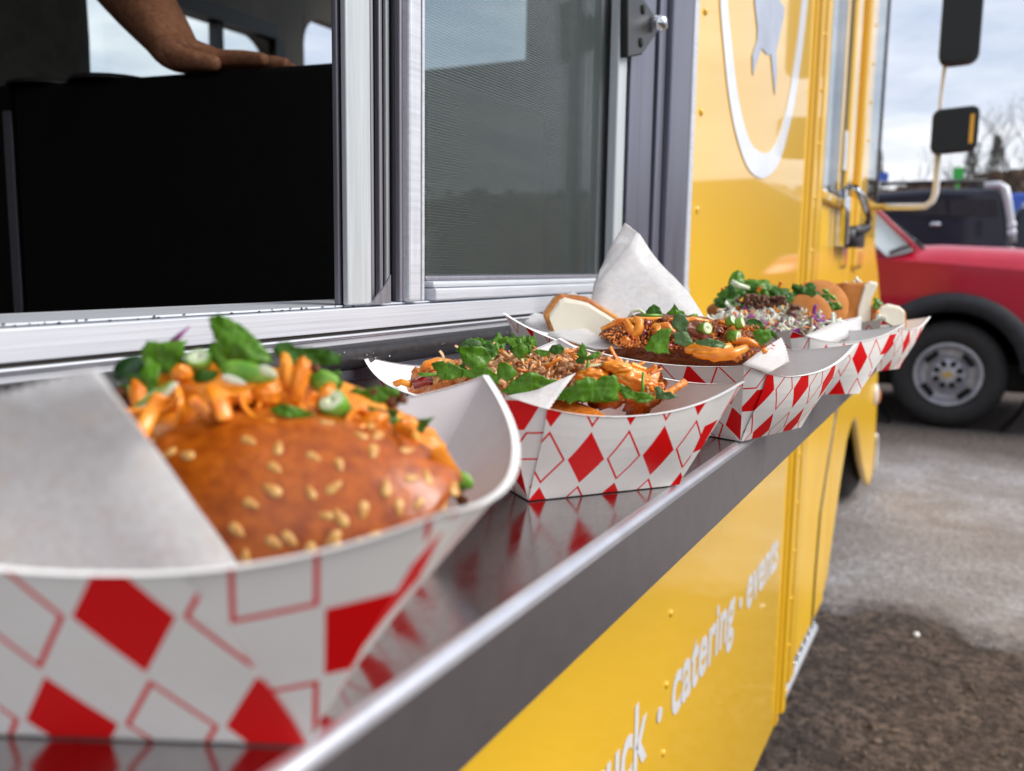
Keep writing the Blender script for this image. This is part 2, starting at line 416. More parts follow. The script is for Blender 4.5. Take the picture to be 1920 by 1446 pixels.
    def go(s, name, mat, parent=None, smooth=False, uv=False, origin=None):
        if origin is None and parent is None and s.v:
            lo = [min(v[i] for v in s.v) for i in range(3)]; hi = [max(v[i] for v in s.v) for i in range(3)]
            origin = ((lo[0]+hi[0])/2, (lo[1]+hi[1])/2, lo[2])
        return mesh(name, s.v, s.f, mat, parent, smooth, s.uv if uv else None, origin)
def bevel(o, w, seg=2, ang=40):
    m = o.modifiers.new('bevel', 'BEVEL'); m.width = w; m.segments = seg; m.limit_method = 'ANGLE'; m.angle_limit = math.radians(ang)
    return o
def solid(o, w, off=0.):
    m = o.modifiers.new('thickness', 'SOLIDIFY'); m.thickness = w; m.offset = off; return o
def rq(rng=random): return Quaternion((rng.uniform(-1, 1), rng.uniform(-1, 1), rng.uniform(-1, 1), rng.uniform(-1, 1))).normalized()
def zrel(z): return ZC+z

# ================================================================== GROUND
YW = .32                                    # outer face of the truck's side
def ground():
    V = []; Fc = []; xs = []; 
    def axis(lo, hi, c, n, p): 
        out = []
        for i in range(n+1):
            t = i/n*2-1; out.append(c+(hi-c)*abs(t)**p if t > 0 else c-(c-lo)*abs(t)**p)
        return out
    X = axis(-400, 900, 4, 190, 3.2); Y = axis(-700, 700, -1, 170, 3.4)
    for y in Y:
        for x in X:
            r = math.hypot(x-3, y)
            z = 0
            if x > 22: z += min((x-22)*.010, 4)
            if -1 < x < 14 and abs(y) < 8:
                z += .012*noise.fractal(Vector((x*2.2, y*2.2, 0)), 1, 2, 4)
            V.append((x, y, z-.002))
    nx = len(X)
    for j in range(len(Y)-1):
        for i in range(nx-1): Fc.append((j*nx+i, j*nx+i+1, (j+1)*nx+i+1, (j+1)*nx+i))
    o = mesh('ground', V, Fc, 'dirt', None, True)
    return tag(o, kind='structure')
def dirt_fn(t, b):
    co = t.coord(); sp = t.add('ShaderNodeSeparateXYZ'); t.l.new(co, sp.inputs[0])
    x, y = sp.outputs[0], sp.outputs[1]
    big = t.noise(1.1, 5, .6, co); fine = t.noise(34, 6, .72, co); mid = t.noise(7, 5, .65, co); tiny = t.noise(110, 3, .7, co)
    # pale gravel lane crossing in front of the parked vehicles
    k = t.m('ADD', t.m('ADD', x, t.m('MULTIPLY', y, LANE_K)), t.m('MULTIPLY', t.m('SUBTRACT', big, .5), 1.1))
    k = t.m('ADD', k, t.m('MULTIPLY', t.m('SUBTRACT', mid, .5), .5))
    a = t.mapr(k, LANE0-.12, LANE0+.12); e = t.mapr(k, LANE1-.7, LANE1+.2, 1, 0)
    lane = t.m('MULTIPLY', a, e)
    soil = t.mix(t.mapr(fine, .42, .56), (.040, .027, .020), (.23, .165, .13))
    soil = t.mix(t.mapr(t.noise(15, 5, .7, co), .50, .58, 0, .7), soil, (.045, .030, .023))
    soil = t.mix(t.mapr(tiny, .56, .70, 0, .8), soil, (.33, .25, .20))
    soil = t.mix(t.mapr(mid, .40, .60, 0, .55), soil, (.055, .038, .030))
    grav = t.mix(t.mapr(fine, .40, .56), (.40, .375, .375), (.66, .63, .635))
    grav = t.mix(t.mapr(t.noise(2.6, 6, .7, co, .6), .44, .60, 0, .75), grav, (.38, .33, .30))
    grav = t.mix(t.mapr(tiny, .60, .70, 0, .6), grav, (.12, .10, .09))
    far = t.mix(t.mapr(fine, .40, .58), (.085, .066, .056), (.21, .17, .15))
    grav = t.mix(t.mapr(t.noise(1.4, 5, .65, t.scale(co, (1, .35, 1)), .4), .46, .58, 0, .5), grav, (.36, .31, .285))
    base = t.mix(t.mapr(k, LANE0, LANE0+.4), soil, far)
    t.put(b.inputs['Base Color'], t.mix(lane, base, grav))
    h = t.m('ADD', t.m('MULTIPLY', fine, 1.), t.m('MULTIPLY', mid, .8))
    t.put(b.inputs['Normal'], t.bump(h, 1., .05))
_a, _b = QZ(1545, 1120, 0), QZ(1915, 1190, 0)
LANE_K = -(_b.x-_a.x)/(_b.y-_a.y); LANE0 = _a.x+LANE_K*_a.y
_c = QZ(1800, 850, 0); LANE1 = _c.x+LANE_K*_c.y
pbr('dirt', rough=.95, fn=dirt_fn)
ground()
def loose_stones():
    rng = random.Random(5); mb = MB()
    for i in range(2600):
        x = rng.uniform(1.2, 5.5); y = rng.uniform(-2.2, .3)
        if x+LANE_K*y > LANE0-.15: continue
        r = rng.uniform(.003, .009)*(1.6 if rng.random() < .06 else 1)
        mb.blob((x, y, r*.3), (r, r*rng.uniform(.6, 1), r*rng.uniform(.4, .7)), rq(rng), 1, .3, 1.5, i)
    tag(mb.go('gravel', 'stone_mix', None, False, origin=(3, -1, 0)), 'loose small stones scattered on brown dirt beside the yellow truck', 'gravel', kind='stuff')
pbr('stone_mix', rough=.9, fn=var(14, (.05, .034, .026), (.24, .18, .14), 2))
loose_stones()
p = QZ(1718, 1190, .008); mb = MB(); mb.blob(p, (.012, .010, .008), None, 2, .2, 1.5, 3)
tag(mb.go('pebble', 'pebble_white', None, True), 'single small white pebble lying on the brown dirt', 'pebble')

# ================================================================== FOOD TRUCK
TR = thing('food_truck', (1.2, 1.35, 0), 'bright yellow step van food truck with open serving window and steel counter', 'food truck')
YI = 2.40                                   # inner face of the far side
x_frame0, x_frameR, x_seam = -.62, 1.085, 1.862
z_bot, z_top = zrel(-.97), zrel(1.75)
zo0, zo1 = zrel(-.045), zrel(.95)           # window opening
def part(mb, name, mat, smooth=False, uv=False, parent=TR): return mb.go(name, mat, parent, smooth, uv)
# --- skin panels
mb = MB()
mb.box((-2.6, YW, z_bot), (1.862, YW+.035, zrel(-.062)))
mb.box((1.085, YW, zrel(-.062)), (1.862, YW+.035, z_top))
mb.box((-2.6, YW, zrel(-.062)), (-.66, YW+.035, z_top))
mb.box((-.66, YW, zo1+.05), (1.085, YW+.035, z_top))
part(mb, 'side_panel', 'yellow_paint')
def NP(px, py):
    """point of the tapering nose plane under a pixel"""
    r = ray(px, py); k = .04; x0 = 2.5
    # y = YW + k (x - x0)
    t = (YW-k*x0)/(r.y-k*r.x); return CAM+r*t
def npt(xy, zy):
    # x/y and z/y ratios to a point on the nose plane (z/y relative to the camera)
    k = .04; x0 = 2.5; y = (YW-k*x0)/(1-k*xy); return Vector((xy*y, y, ZC+zy*y))
def flat(xy, zy, y=YW): return Vector((xy*y, y, ZC+zy*y))
# vertical moulding with rivets
mb = MB()
mb.box((1.862, YW-.003, z_bot), (1.89, YW+.03, z_top))
part(mb, 'seam_strip', 'yellow_trim')
mb = MB(); mb.box((1.893, YW-.012, z_bot+.01), (1.925, YW+.03, z_top)); o = part(mb, 'moulding', 'yellow_paint'); bevel(o, .008, 3)
mb = MB(); mb.box((1.928, YW-.002, z_bot+.02), (1.962, YW+.03, z_top)); o = part(mb, 'moulding', 'yellow_trim')
mb = MB(); mb.box((1.966, YW-.010, z_bot+.05), (2.02, YW+.03, z_top)); o = part(mb, 'moulding', 'yellow_trim'); bevel(o, .006, 2)
rm = None
def rivet(p, mat='yellow_paint', r=.005, par=TR):
    mb = MB(); mb.lathe([(0, .0032), (r*.6, .0028), (r, .001), (r, 0)], p, (0, -1, 0), 10)
    return mb.go('rivet', mat, par, True)
for i in range(26): rivet((1.909, YW-.012, z_bot+.06+i*.105))
for x, pts in ((1.105, 10),):
    for i in range(pts): rivet((1.112, YW, zrel(.0)+i*.118-.35 if False else zrel(.07)+i*.118))
for (px, py) in ((1257, 1150), (1249, 1284), (1243, 1412), (1246, 1030)):
    q = QY(px, py, YW); rivet(q)
# lower body forward of the seam: step panel, then the nose with the wheel arch
mb = MB(); zb = flat(7.2, -2.84).z+.005
mb.box((2.024, YW, zb), (2.50, YW+.03, flat(6.3, .50).z))
part(mb, 'door_panel', 'yellow_door')
# nose side panel with arch opening (outline in ratios)
arch = [(7.95, -2.78), (8.25, -2.35), (8.52, -1.95), (8.80, -1.62), (9.08, -1.50), (9.35, -1.47), (9.62, -1.58), (9.95, -1.82), (10.35, -2.12), (10.9, -2.42), (11.3, -2.58)]
outer = [(11.62, -2.50), (11.72, -2.25), (11.55, -1.6), (11.40, -1.22), (11.25, -.8), (11.05, -.34), (10.6, -.02), (10.25, .12), (10.05, .30), (10.02, .62), (7.95, .60)]
poly = [npt(*p) for p in arch+outer]
mb = MB()
# triangulate through bmesh so the concave outline fills properly
def fill(poly, off, name, mat, parent=TR, smooth=False):
    bm = bmesh.new(); vs = [bm.verts.new(p) for p in poly]; f = bm.faces.new(vs)
    r = bmesh.ops.extrude_face_region(bm, geom=[f])
    for v in [g for g in r['geom'] if isinstance(g, bmesh.types.BMVert)]: v.co += Vector(off)
    bmesh.ops.recalc_face_normals(bm, faces=bm.faces)
    bmesh.ops.triangulate(bm, faces=[g for g in bm.faces if len(g.verts) > 4])
    bm.verts.index_update()
    V = [v.co.copy() for v in bm.verts]; Fc = [tuple(v.index for v in g.verts) for g in bm.faces]; bm.free()
    return mesh(name, V, Fc, mat, parent, smooth)
o = fill(poly, (0, .03, 0), 'fender_panel', 'yellow_door'); bevel(o, .012, 3)
gp = [flat(7.98, -.9), flat(7.93, -1.15), flat(7.62, -1.5), flat(7.31, -1.92), flat(7.24, -2.4), flat(7.22, -2.84)]
mb = MB(); mb.tube([p+Vector((0, -.0005, 0)) for p in gp], .004, 6); mb.go('door_gap', 'dark_channel', TR)
# body lip between step panel and nose
mb = MB(); a = flat(7.86, 0)
mb.box((2.503, YW+.004, flat(7.9, -2.78).z), (2.56, YW+.03, zrel(.2))); part(mb, 'seam_strip', 'yellow_trim')
# dark wheel housing and underbody
mb = MB(); mb.box((3.62, .50, .07), (5.1, .9, .85)); mb.box((2.9, .90, .40), (4.9, .95, .9)); part(mb, 'wheel_housing', 'dark_underbody')
mb = MB(); mb.box((-2.6, YW+.05, z_bot+.01), (2.6, YI, z_bot+.07)); part(mb, 'floor_pan', 'dark_underbody')
# front wheel
wc = Vector((4.45, .445, .418))
mb = MB(); mb.lathe([(.20, .03), (.27, .0), (.34, .0), (.385, .03), (.40, .07), (.40, .17), (.385, .21), (.3, .24), (.2, .22)], wc, (0, 1, 0), 40)
part(mb, 'wheel', 'tyre', True)
mb = MB(); mb.lathe([(0, .02), (.08, .015), (.10, .04), (.2, .05), (.205, .03)], wc, (0, 1, 0), 32); part(mb, 'wheel_hub', 'wheel_grey', True)
q = npt(11.75, -2.3)
mb = MB(); mb.tube([npt(11.66, -2.02), npt(11.80, -2.10), npt(11.86, -2.3), npt(11.78, -2.5)], .012, 8); part(mb, 'bumper_trim', 'lamp_white', True)
# hood, front and roof
mb = MB()
hoodtop = [npt(10.05, .30), npt(10.6, -.02), npt(11.05, -.34), npt(11.4, -1.22), npt(11.62, -2.5)]
for a, b in zip(hoodtop[:-1], hoodtop[1:]):
    a0 = a+Vector((0, .002, 0)); b0 = b+Vector((0, .002, 0)); a1 = Vector((a.x, 2.3, a.z)); b1 = Vector((b.x, 2.3, b.z))
    mb.add([a0, b0, b1, a1], [(0, 1, 2, 3)])
part(mb, 'hood', 'yellow_paint', True)
# cab side above the waistline: pillars and windows
zsill = flat(6.3, .518).z; ztopw = zrel(1.45); YC = YW
def vbar(x0, x1, z0, z1, y0, y1, name, mat, bv=0):
    mb = MB(); mb.box((x0, y0, z0), (x1, y1, z1)); o = part(mb, name, mat)
    if bv: bevel(o, bv, 3)
    return o
vbar(2.024, 2.060, zsill, z_top, YW-.004, YW+.006, 'window_gasket', 'black_rubber')
vbar(2.300, 2.345, zsill, z_top, YW+.001, YW+.01, 'door_pillar', 'yellow_trim')
vbar(2.346, 2.404, zrel(.18), z_top, YW+.002, YW+.03, 'window_gasket', 'black_rubber')
vbar(2.406, 2.512, zrel(.0), z_top, YW-.008, YW+.03, 'door_pillar', 'yellow_paint', .012)
vbar(2.514, 2.70, zrel(.0), z_top, YW+.022, YW+.05, 'door_pillar', 'yellow_trim')
vbar(2.70, 2.862, zrel(.0), z_top, YW-.006, YW+.03, 'corner_pillar', 'yellow_paint', .012)
for i in range(14): rivet((2.80, YW-.006, zrel(.05)+i*.105), 'yellow_trim', .006)
vbar(2.864, 2.885, zrel(.213), z_top, YW-.002, YW+.006, 'window_gasket', 'black_rubber')
vbar(3.165, 3.20, zrel(.213), z_top, YW-.002, YW+.004, 'window_gasket', 'black_rubber')
vbar(2.864, 3.20, zrel(.10), zrel(.213), YW+.001, YW+.03, 'window_sill', 'yellow_paint')
mb = MB(); mb.box((2.060, YW+.000, zsill+.01), (2.300, YW+.003, z_top)); part(mb, 'window_pane', 'clear_glass')
mb = MB(); mb.box((2.885, YW+.001, zrel(.215)), (3.165, YW+.003, z_top)); part(mb, 'window_pane', 'clear_glass')
# sill of the door window and fixed panel under it
mb = MB(); mb.box((2.024, YW-.014, zsill-.022), (2.40, YW+.001, zsill)); o = part(mb, 'window_sill', 'yellow_paint'); bevel(o, .005, 2)
# chrome strip on the door pillar
vbar(2.352, 2.392, QX(1580, 322, 2.37).z, QX(1583, 246, 2.37).z, YW-.006, YW+.001, 'latch_strip', 'chrome', .002)
# grab handle
hp = lambda px, py, dy=.03: QY(px, py, YW-dy)
mb = MB(); mb.tube([hp(1583, 457), hp(1585, 400), hp(1587, 358), hp(1592, 350, .035), hp(1603, 353, .05), hp(1615, 368, .055), hp(1622, 390, .055), hp(1628, 412, .05)], [.011, .011, .010, .009, .009, .010, .010, .009], 10)
part(mb, 'door_handle', 'chrome', True)
mb = MB(); mb.tube([hp(1628, 412, .05), hp(1625, 426, .045), hp(1612, 432, .04), hp(1596, 436, .03)], [.010, .013, .014, .016], 10)
a = QY(1590, 461, YW-.03); b = QY(1614, 436, YW-.03); mb.box((min(a.x, b.x), YW-.04, a.z), (max(a.x, b.x), YW, b.z))
part(mb, 'handle_lock', 'black_plastic', True)
mb = MB(); a = QY(1581, 462, YW-.022); b = QY(1589, 356, YW-.022); mb.box((a.x, YW-.024, a.z), (a.x+.05, YW-.002, b.z)); part(mb, 'handle_plate', 'chrome')
# marker lamp
p = npt(11.12, -1.44); mb = MB(); mb.blob(p+Vector((0, -.006, 0)), (.045, .016, .050), None, 3); part(mb, 'marker_lamp', 'lamp_white', True)
p2 = p+Vector((.06, -.008, -.015)); mb = MB(); mb.blob(p2, (.035, .016, .040), None, 3); part(mb, 'marker_lamp', 'lamp_orange', True)
# running board with punched tread
st = thing('x', (0, 0, 0), None, None) if False else None
z_s = zrel(-2.86*YW)
mb = MB(); mb.box((1.93, YW-.002, zrel(-3.00*YW)), (2.42, YW+.004, zrel(-2.955*YW))); part(mb, 'step_edge', 'aluminium')
mb = MB(); mb.box((1.93, YW+.03, zrel(-3.02*YW)), (2.42, .62, zrel(-2.84*YW))); part(mb, 'running_board', 'dark_underbody')
for i in range(9):
    x = 1.95+i*.054; mb = MB()
    mb.lathe([(.007, -.004), (.007, .004), (.016, .005), (.019, .002), (.019, -.004)], (x+.01, YW+.008, zrel(-2.905*YW)), (0, -1, 0), 14); part(mb, 'step_tread', 'chrome', True)
# far side, roof, ends, floor inside
zw0, zw1 = zrel(.20), zrel(.812)
wx0, wx1, wx2 = 1.55, 2.66, 2.84
mb = MB()
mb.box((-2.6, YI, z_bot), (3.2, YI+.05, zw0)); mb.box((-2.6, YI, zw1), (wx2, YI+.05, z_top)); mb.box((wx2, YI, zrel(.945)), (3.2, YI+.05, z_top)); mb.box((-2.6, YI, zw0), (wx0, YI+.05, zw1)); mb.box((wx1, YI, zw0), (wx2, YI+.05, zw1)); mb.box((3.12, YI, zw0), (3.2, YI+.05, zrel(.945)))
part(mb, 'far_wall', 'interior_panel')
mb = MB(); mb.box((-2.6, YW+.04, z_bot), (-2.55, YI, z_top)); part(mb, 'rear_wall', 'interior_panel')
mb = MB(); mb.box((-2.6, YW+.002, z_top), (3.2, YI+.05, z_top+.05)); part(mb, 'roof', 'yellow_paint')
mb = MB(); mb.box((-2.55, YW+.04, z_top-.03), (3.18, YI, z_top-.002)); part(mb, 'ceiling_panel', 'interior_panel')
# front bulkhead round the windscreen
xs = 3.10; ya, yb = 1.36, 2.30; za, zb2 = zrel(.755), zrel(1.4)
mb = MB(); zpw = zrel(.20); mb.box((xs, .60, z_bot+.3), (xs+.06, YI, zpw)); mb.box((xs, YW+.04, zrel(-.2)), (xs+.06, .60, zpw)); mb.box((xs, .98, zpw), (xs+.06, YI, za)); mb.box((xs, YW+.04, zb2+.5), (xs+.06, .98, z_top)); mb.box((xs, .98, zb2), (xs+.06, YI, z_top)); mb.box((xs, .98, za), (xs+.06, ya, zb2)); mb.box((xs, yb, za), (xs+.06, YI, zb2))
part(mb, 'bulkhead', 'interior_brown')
mb = MB(); mb.box((xs+.02, ya, za), (xs+.025, yb, zb2)); part(mb, 'windscreen', 'clear_glass')
# rounded corner pieces of the windows (a quarter-round fillet)
def fillet(c, a, b, r, off, name, mat):
    """corner at c, arms along a and b"""
    a = Vector(a); b = Vector(b); c = Vector(c); pts = [c]
    for i in range(9):
        an = math.pi/2*i/8; pts.append(c+a*(r-r*math.sin(an))+b*(r-r*math.cos(an)))
    mb = MB(); mb.prism(pts, off); return part(mb, name, mat)
fillet((xs-.001, ya, za), (0, 1, 0), (0, 0, 1), .05, (.05, 0, 0), 'window_corner', 'interior_brown')
fillet((wx1, YI-.002, zw1), (-1, 0, 0), (0, 0, -1), .13, (0, .04, 0), 'window_corner', 'interior_panel')
fillet((wx2, YI-.002, zrel(.945)), (1, 0, 0), (0, 0, -1), .10, (0, .04, 0), 'window_corner', 'interior_panel')
mb = MB(); x_m = flat(.996, 0, YI).x; mb.box((x_m-.012, YI-.01, zw0), (x_m+.018, YI+.03, zw1)); part(mb, 'window_mullion', 'dark_channel')
mb = MB(); mb.box((wx0, YI-.03, zw1-.003), (wx1, YI-.001, zw1+.05)); mb.box((wx1-.01, YI-.03, zw0), (wx1+.04, YI-.001, zw1)); part(mb, 'window_gasket', 'black_rubber')
mb = MB(); mb.box((wx0, YI+.02, zw0), (wx1, YI+.024, zw1)); part(mb, 'window_pane', 'clear_glass')
# grey cabinet seen through the screen
mb = MB(); a = QY(1025, 215, .85); b = QY(1025, 510, .85); mb.box((1.27, .85, zrel(-.45)), (a.x, .872, a.z)); o = part(mb, 'steel_cabinet', 'steel_inside'); bevel(o, .01, 2)
a = QY(800, 283, .848); mb = MB(); mb.box((1.27, .842, zrel(.12)), (a.x, .849, zrel(.126))); part(mb, 'cabinet_seam', 'aluminium_dull')
mb = MB(); a = QY(1075, 300, 1.0); b = QY(1097, 300, 1.0); mb.box((a.x, 1.0, .2), (b.x, 1.03, z_top-.05)); part(mb, 'grab_pole', 'steel_inside')
mb = MB(); a = QY(1108, 300, .95); b = QY(1120, 300, .95); mb.box((a.x, .95, .2), (b.x, .98, z_top-.05)); part(mb, 'grab_pole', 'interior_brown')
mb = MB(); mb.box((1.9, .40, .2), (1.93, .96, z_top-.04)); part(mb, 'cab_partition', 'interior_brown')
# ---- service window frame
zg = zrel(-.1215*YW)
mb = MB()
mb.box((-.66, YW-.012, zg+.0008), (1.055, YW+.03, zrel(-.0805*YW)))           # sill face
mb.box((-.66, YW-.006, zrel(-.0805*YW)+.0004), (1.055, YW+.05, zrel(-.0758*YW)))   # upper lip
o = part(mb, 'window_sill', 'aluminium'); bevel(o, .0012, 2)
mb = MB(); mb.box((-.66, YW-.010, zg-.0012), (1.055, YW, zg+.0008)); part(mb, 'sill_groove', 'grime')
mb = MB()
zs = [(-.1252, -.1290, .013), (-.1293, -.1325, .0115), (-.1328, -.1432, .010)]
for a, b, y in zs: mb.box((-.66, YW-y, zrel(b*YW)), (1.055, YW, zrel(a*YW)))
o = part(mb, 'sill_flange', 'aluminium'); bevel(o, .0006, 2)
# dirt flecks on the lip
rng = random.Random(3)
mb = MB()
for i in range(70):
    x = rng.uniform(-.1, .42); mb.blob((x, YW-.0062, zrel(-.0780*YW)+rng.uniform(-.0006, .0006)), (rng.uniform(.0003, .0013), .0003, .0004), None, 1)
o = part(mb, 'dirt_flecks', 'grime'); o['kind'] = 'stuff'
# black rubber roller and strip under it
yt = YW-.012
mb = MB(); mb.tube([(-.8, yt+.004, zrel(-.1650*YW)), (1.085, yt+.004, zrel(-.1650*YW))], .0075, 18); part(mb, 'rubber_bumper', 'black_rubber', True)
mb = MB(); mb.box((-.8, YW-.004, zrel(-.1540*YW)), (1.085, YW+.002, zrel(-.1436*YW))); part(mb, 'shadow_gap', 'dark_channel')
mb = MB(); mb.box((-.8, YW-.010, zrel(-.2080*YW)), (1.085, YW, zrel(-.1872*YW))); o = part(mb, 'back_strip', 'steel_frame'); bevel(o, .001, 2)
mb = MB(); mb.box((-.8, YW-.006, zrel(-.100)), (1.5, YW, zrel(-.2086*YW))); part(mb, 'splashback', 'steel_fascia')
mb = MB()
for i in range(26):
    x = rng.uniform(.38, .80); mb.blob((x, yt-.0032, zrel(-.163*YW)+rng.uniform(-.003, .004)), (rng.uniform(.0002, .0007), .0003, rng.uniform(.0002, .0006)), None, 1)
o = part(mb, 'white_flecks', 'white_speck'); o['kind'] = 'stuff'
# posts, built from column positions at a reference row
def colx(px, py=480, y=YW): return QY(px, py, y).x
zt = zo1
zsl = zrel(-.0755*YW)
def post(p0, p1, name, mat, y0=-.010, y1=.03, bv=.0015, z0=zsl, ref=480, z1=None):
    if p0 < 760: y1 = y0+.004; bv = min(bv, .001)
    elif p0 < 1180: y1 = y0+.010
    return vbar(colx(p0, ref, YW+y0), colx(p1, ref, YW+y0), z0, z1 or zt, YW+y0, YW+y1, name, mat, bv)
post(636, 641, 'window_post', 'aluminium_dull', -.004)
post(641.5, 652, 'window_post', 'dark_channel', -.003)
post(652.5, 697, 'window_post', 'aluminium_post', -.010)
post(697.5, 703, 'window_post', 'aluminium_dull', -.006)
# mitred corner bracket at the foot of the post
a = colx(665, 560); b = colx(704, 560)
mb = MB(); mb.prism([(a, YW-.0112, zsl), (b, YW-.0112, zsl), (b, YW-.0112, zsl+.017), (a+.014, YW-.0112, zsl+.010)], (0, .001, 0)); part(mb, 'post_bracket', 'aluminium_dull')
post(704, 713, 'window_track', 'void_black', .02, .03, 0)
post(713, 719, 'window_track', 'aluminium_dull', .0, .03, .001)
post(719.5, 726, 'window_track', 'dark_channel', .004, .03, 0)
post(726, 732, 'window_track', 'aluminium_post', .002, .03, .001)
post(732.5, 740, 'window_track', 'dark_channel', .006, .03, 0)
post(740, 745, 'window_track', 'aluminium_dull', .004, .03, .001)
post(745.5, 751, 'window_track', 'dark_channel', .008, .03, 0)
post(751, 768, 'window_track', 'aluminium_dull', -.006, .03, .001)
# sliding screen sash
zsb = zrel(-.050*YW); zsb2 = zrel(-.030*YW)
post(769, 791, 'sash_stile', 'aluminium', -.011, .03, .002)
mb = MB(); x0 = colx(791.5, 530); x1 = colx(1165, 480)
mb.box((x0, YW-.011, zsl), (x1, YW+.03, zrel(-.051*YW))); o = part(mb, 'sash_rail', 'aluminium'); bevel(o, .0012, 2)
mb = MB(); mb.box((x0, YW-.009, zrel(-.0500*YW)), (x1, YW+.03, zrel(-.037*YW))); o = part(mb, 'sash_rail', 'aluminium'); bevel(o, .0015, 2)
mb = MB(); mb.box((x0, YW-.003, zrel(-.0366*YW)), (x1, YW+.03, zrel(-.027*YW))); o = part(mb, 'glazing_bead', 'aluminium_dull'); bevel(o, .001, 2)
post(792, 797, 'glazing_bead', 'aluminium', -.004, .03, .001)
xa, xb = colx(797, 300), colx(1113, 300)
mb = MB(); mb.box((xa-.01, YW+.0035, zrel(-.03*YW)), (xb+.05, YW+.0040, zt)); part(mb, 'insect_screen', 'insect_mesh')
mb = MB(); mb.box((xa-.01, YW+.016, zrel(-.03*YW)), (xb+.05, YW+.019, zt)); part(mb, 'window_pane', 'clear_glass')
post(1122, 1130, 'window_track', 'aluminium_dull', .024, .034, .001, ref=300)
post(1131, 1155, 'window_track', 'dark_channel', .022, .03, 0, ref=300)
post(1156, 1171, 'sash_stile', 'aluminium_post', -.010, .03, .002, ref=300)
post(1172, 1177, 'window_track', 'dark_channel', .0, .03, 0, ref=300)
zf0 = zrel(-.062)
post(1178, 1221, 'frame_jamb', 'steel_frame', -.004, .03, .001, zf0, 300, z_top)
post(1221.5, 1229, 'frame_jamb', 'dark_channel', .002, .03, 0, zf0, 300, z_top)
post(1229.5, 1241, 'frame_jamb', 'steel_frame', -.006, .03, .001, zf0, 300, z_top)
post(1241.5, 1254, 'frame_jamb', 'void_black', .010, .03, 0, zf0, 300, z_top)
post(1254.5, 1293, 'frame_jamb', 'steel_frame', -.012, .03, .002, zf0, 300, z_top)
post(1294, 1301, 'frame_jamb', 'aluminium', -.014, .03, .002, zf0, 300, z_top)
# hinge bracket of the hatch
yb_ = YW-.018
pp = [QY(px, py, yb_) for px, py in ((1178, -12), (1202, -10), (1239, 45), (1237, 56), (1204, 103), (1178, 108))]
mb = MB(); mb.prism(pp, (0, .008, 0)); o = part(mb, 'hinge_bracket', 'dark_bracket' if 'dark_bracket' in MATS else 'mirror_shell'); bevel(o, .0015, 2)
HB = o
p = QY(1230, 45, yb_-.003); mb = MB(); mb.lathe([(0, .011), (.006, .010), (.008, .004), (.008, 0)], p, (0, -1, 0), 16); mb.go('bolt', 'chrome', HB, True)
for px, py in ((1206, 18), (1202, 80)):
    p = QY(px, py, yb_-.0005); mb = MB(); mb.lathe([(0, .0006), (.0045, .0006), (.0045, 0)], p, (0, -1, 0), 12); mb.go('screw_hole', 'void_black', HB, True)
# ---- serving counter
zc = zrel(-.10); YF = .1145; r_ = .0045; x0c, x1c = -.9, 1.46
prof = []
for i in range(7):
    an = math.pi/2*i/6; prof.append((YF+r_-r_*math.sin(an), zc-r_+r_*math.cos(an)))
mb = MB(); mb.add([(x0c, YF+r_, zc), (x1c, YF+r_, zc), (x1c, YW, zc), (x0c, YW, zc)], [(0, 1, 2, 3)])
mb.add([(x0c, YF+r_, zc-.004), (x1c, YF+r_, zc-.004), (x1c, YW, zc-.004), (x0c, YW, zc-.004)], [(3, 2, 1, 0)])
CT = part(mb, 'serving_counter', 'steel_top')
mb = MB(); V = []
for y, z in prof: V += [(x0c, y, z), (x1c, y, z)]
mb.add(V, [(2*i, 2*i+2, 2*i+3, 2*i+1) for i in range(6)]); mb.go('rolled_edge', 'steel_edge', CT, True)
mb = MB(); mb.box((x0c, YF, zrel(-.1355)), (x1c, YF+.0015, zc-r_)); mb.go('fascia', 'steel_fascia', CT)
mb = MB(); mb.box((x0c, YF+.002, zrel(-.135)), (x1c, YF+.02, zrel(-.1335))); mb.box((x1c-.0015, YF+.002, zrel(-.135)), (x1c, YW, zc-.005)); mb.go('fascia', 'steel_fascia', CT)
for x in (-.3, .5, 1.25):
    mb = MB(); mb.prism([(x, YF+.05, zc-.006), (x, YW-.001, zc-.006), (x, YW-.001, zc-.14)], (.012, 0, 0)); mb.go('bracket', 'steel_frame', CT)
# ---- writing and graphics on the side
def text_on(body, x, z, size, mat, name='lettering', sx=1.0, bold=.0):
    cu = bpy.data.curves.new(name, 'FONT'); cu.body = body; cu.size = size; cu.extrude = .0001; cu.offset = bold
    cu.space_character = 1.02
    ob = bpy.data.objects.new(name, cu); COL.objects.link(ob)
    dg = bpy.context.evaluated_depsgraph_get(); me = bpy.data.meshes.new_from_object(ob.evaluated_get(dg))
    bpy.data.objects.remove(ob)
    V = [Vector((x+v.co.x*sx, YW-.0007-v.co.z, z+v.co.y)) for v in me.vertices]; Fc = [tuple(p.vertices) for p in me.polygons]
    wdt = max(v.co.x for v in me.vertices)*sx
    mesh(name, V, Fc, mat, TR); return wdt
zb_t = ZC-1.850*YW
def xt(px, py): return QY(px, py, YW).x
x_c0, x_c1 = xt(1258, 1320), xt(1372, 1200)      # 'catering'
x_e0, x_e1 = xt(1399, 1115), xt(1456, 1050)      # 'events'
x_k1 = xt(1209, 1400)
SZ = .118
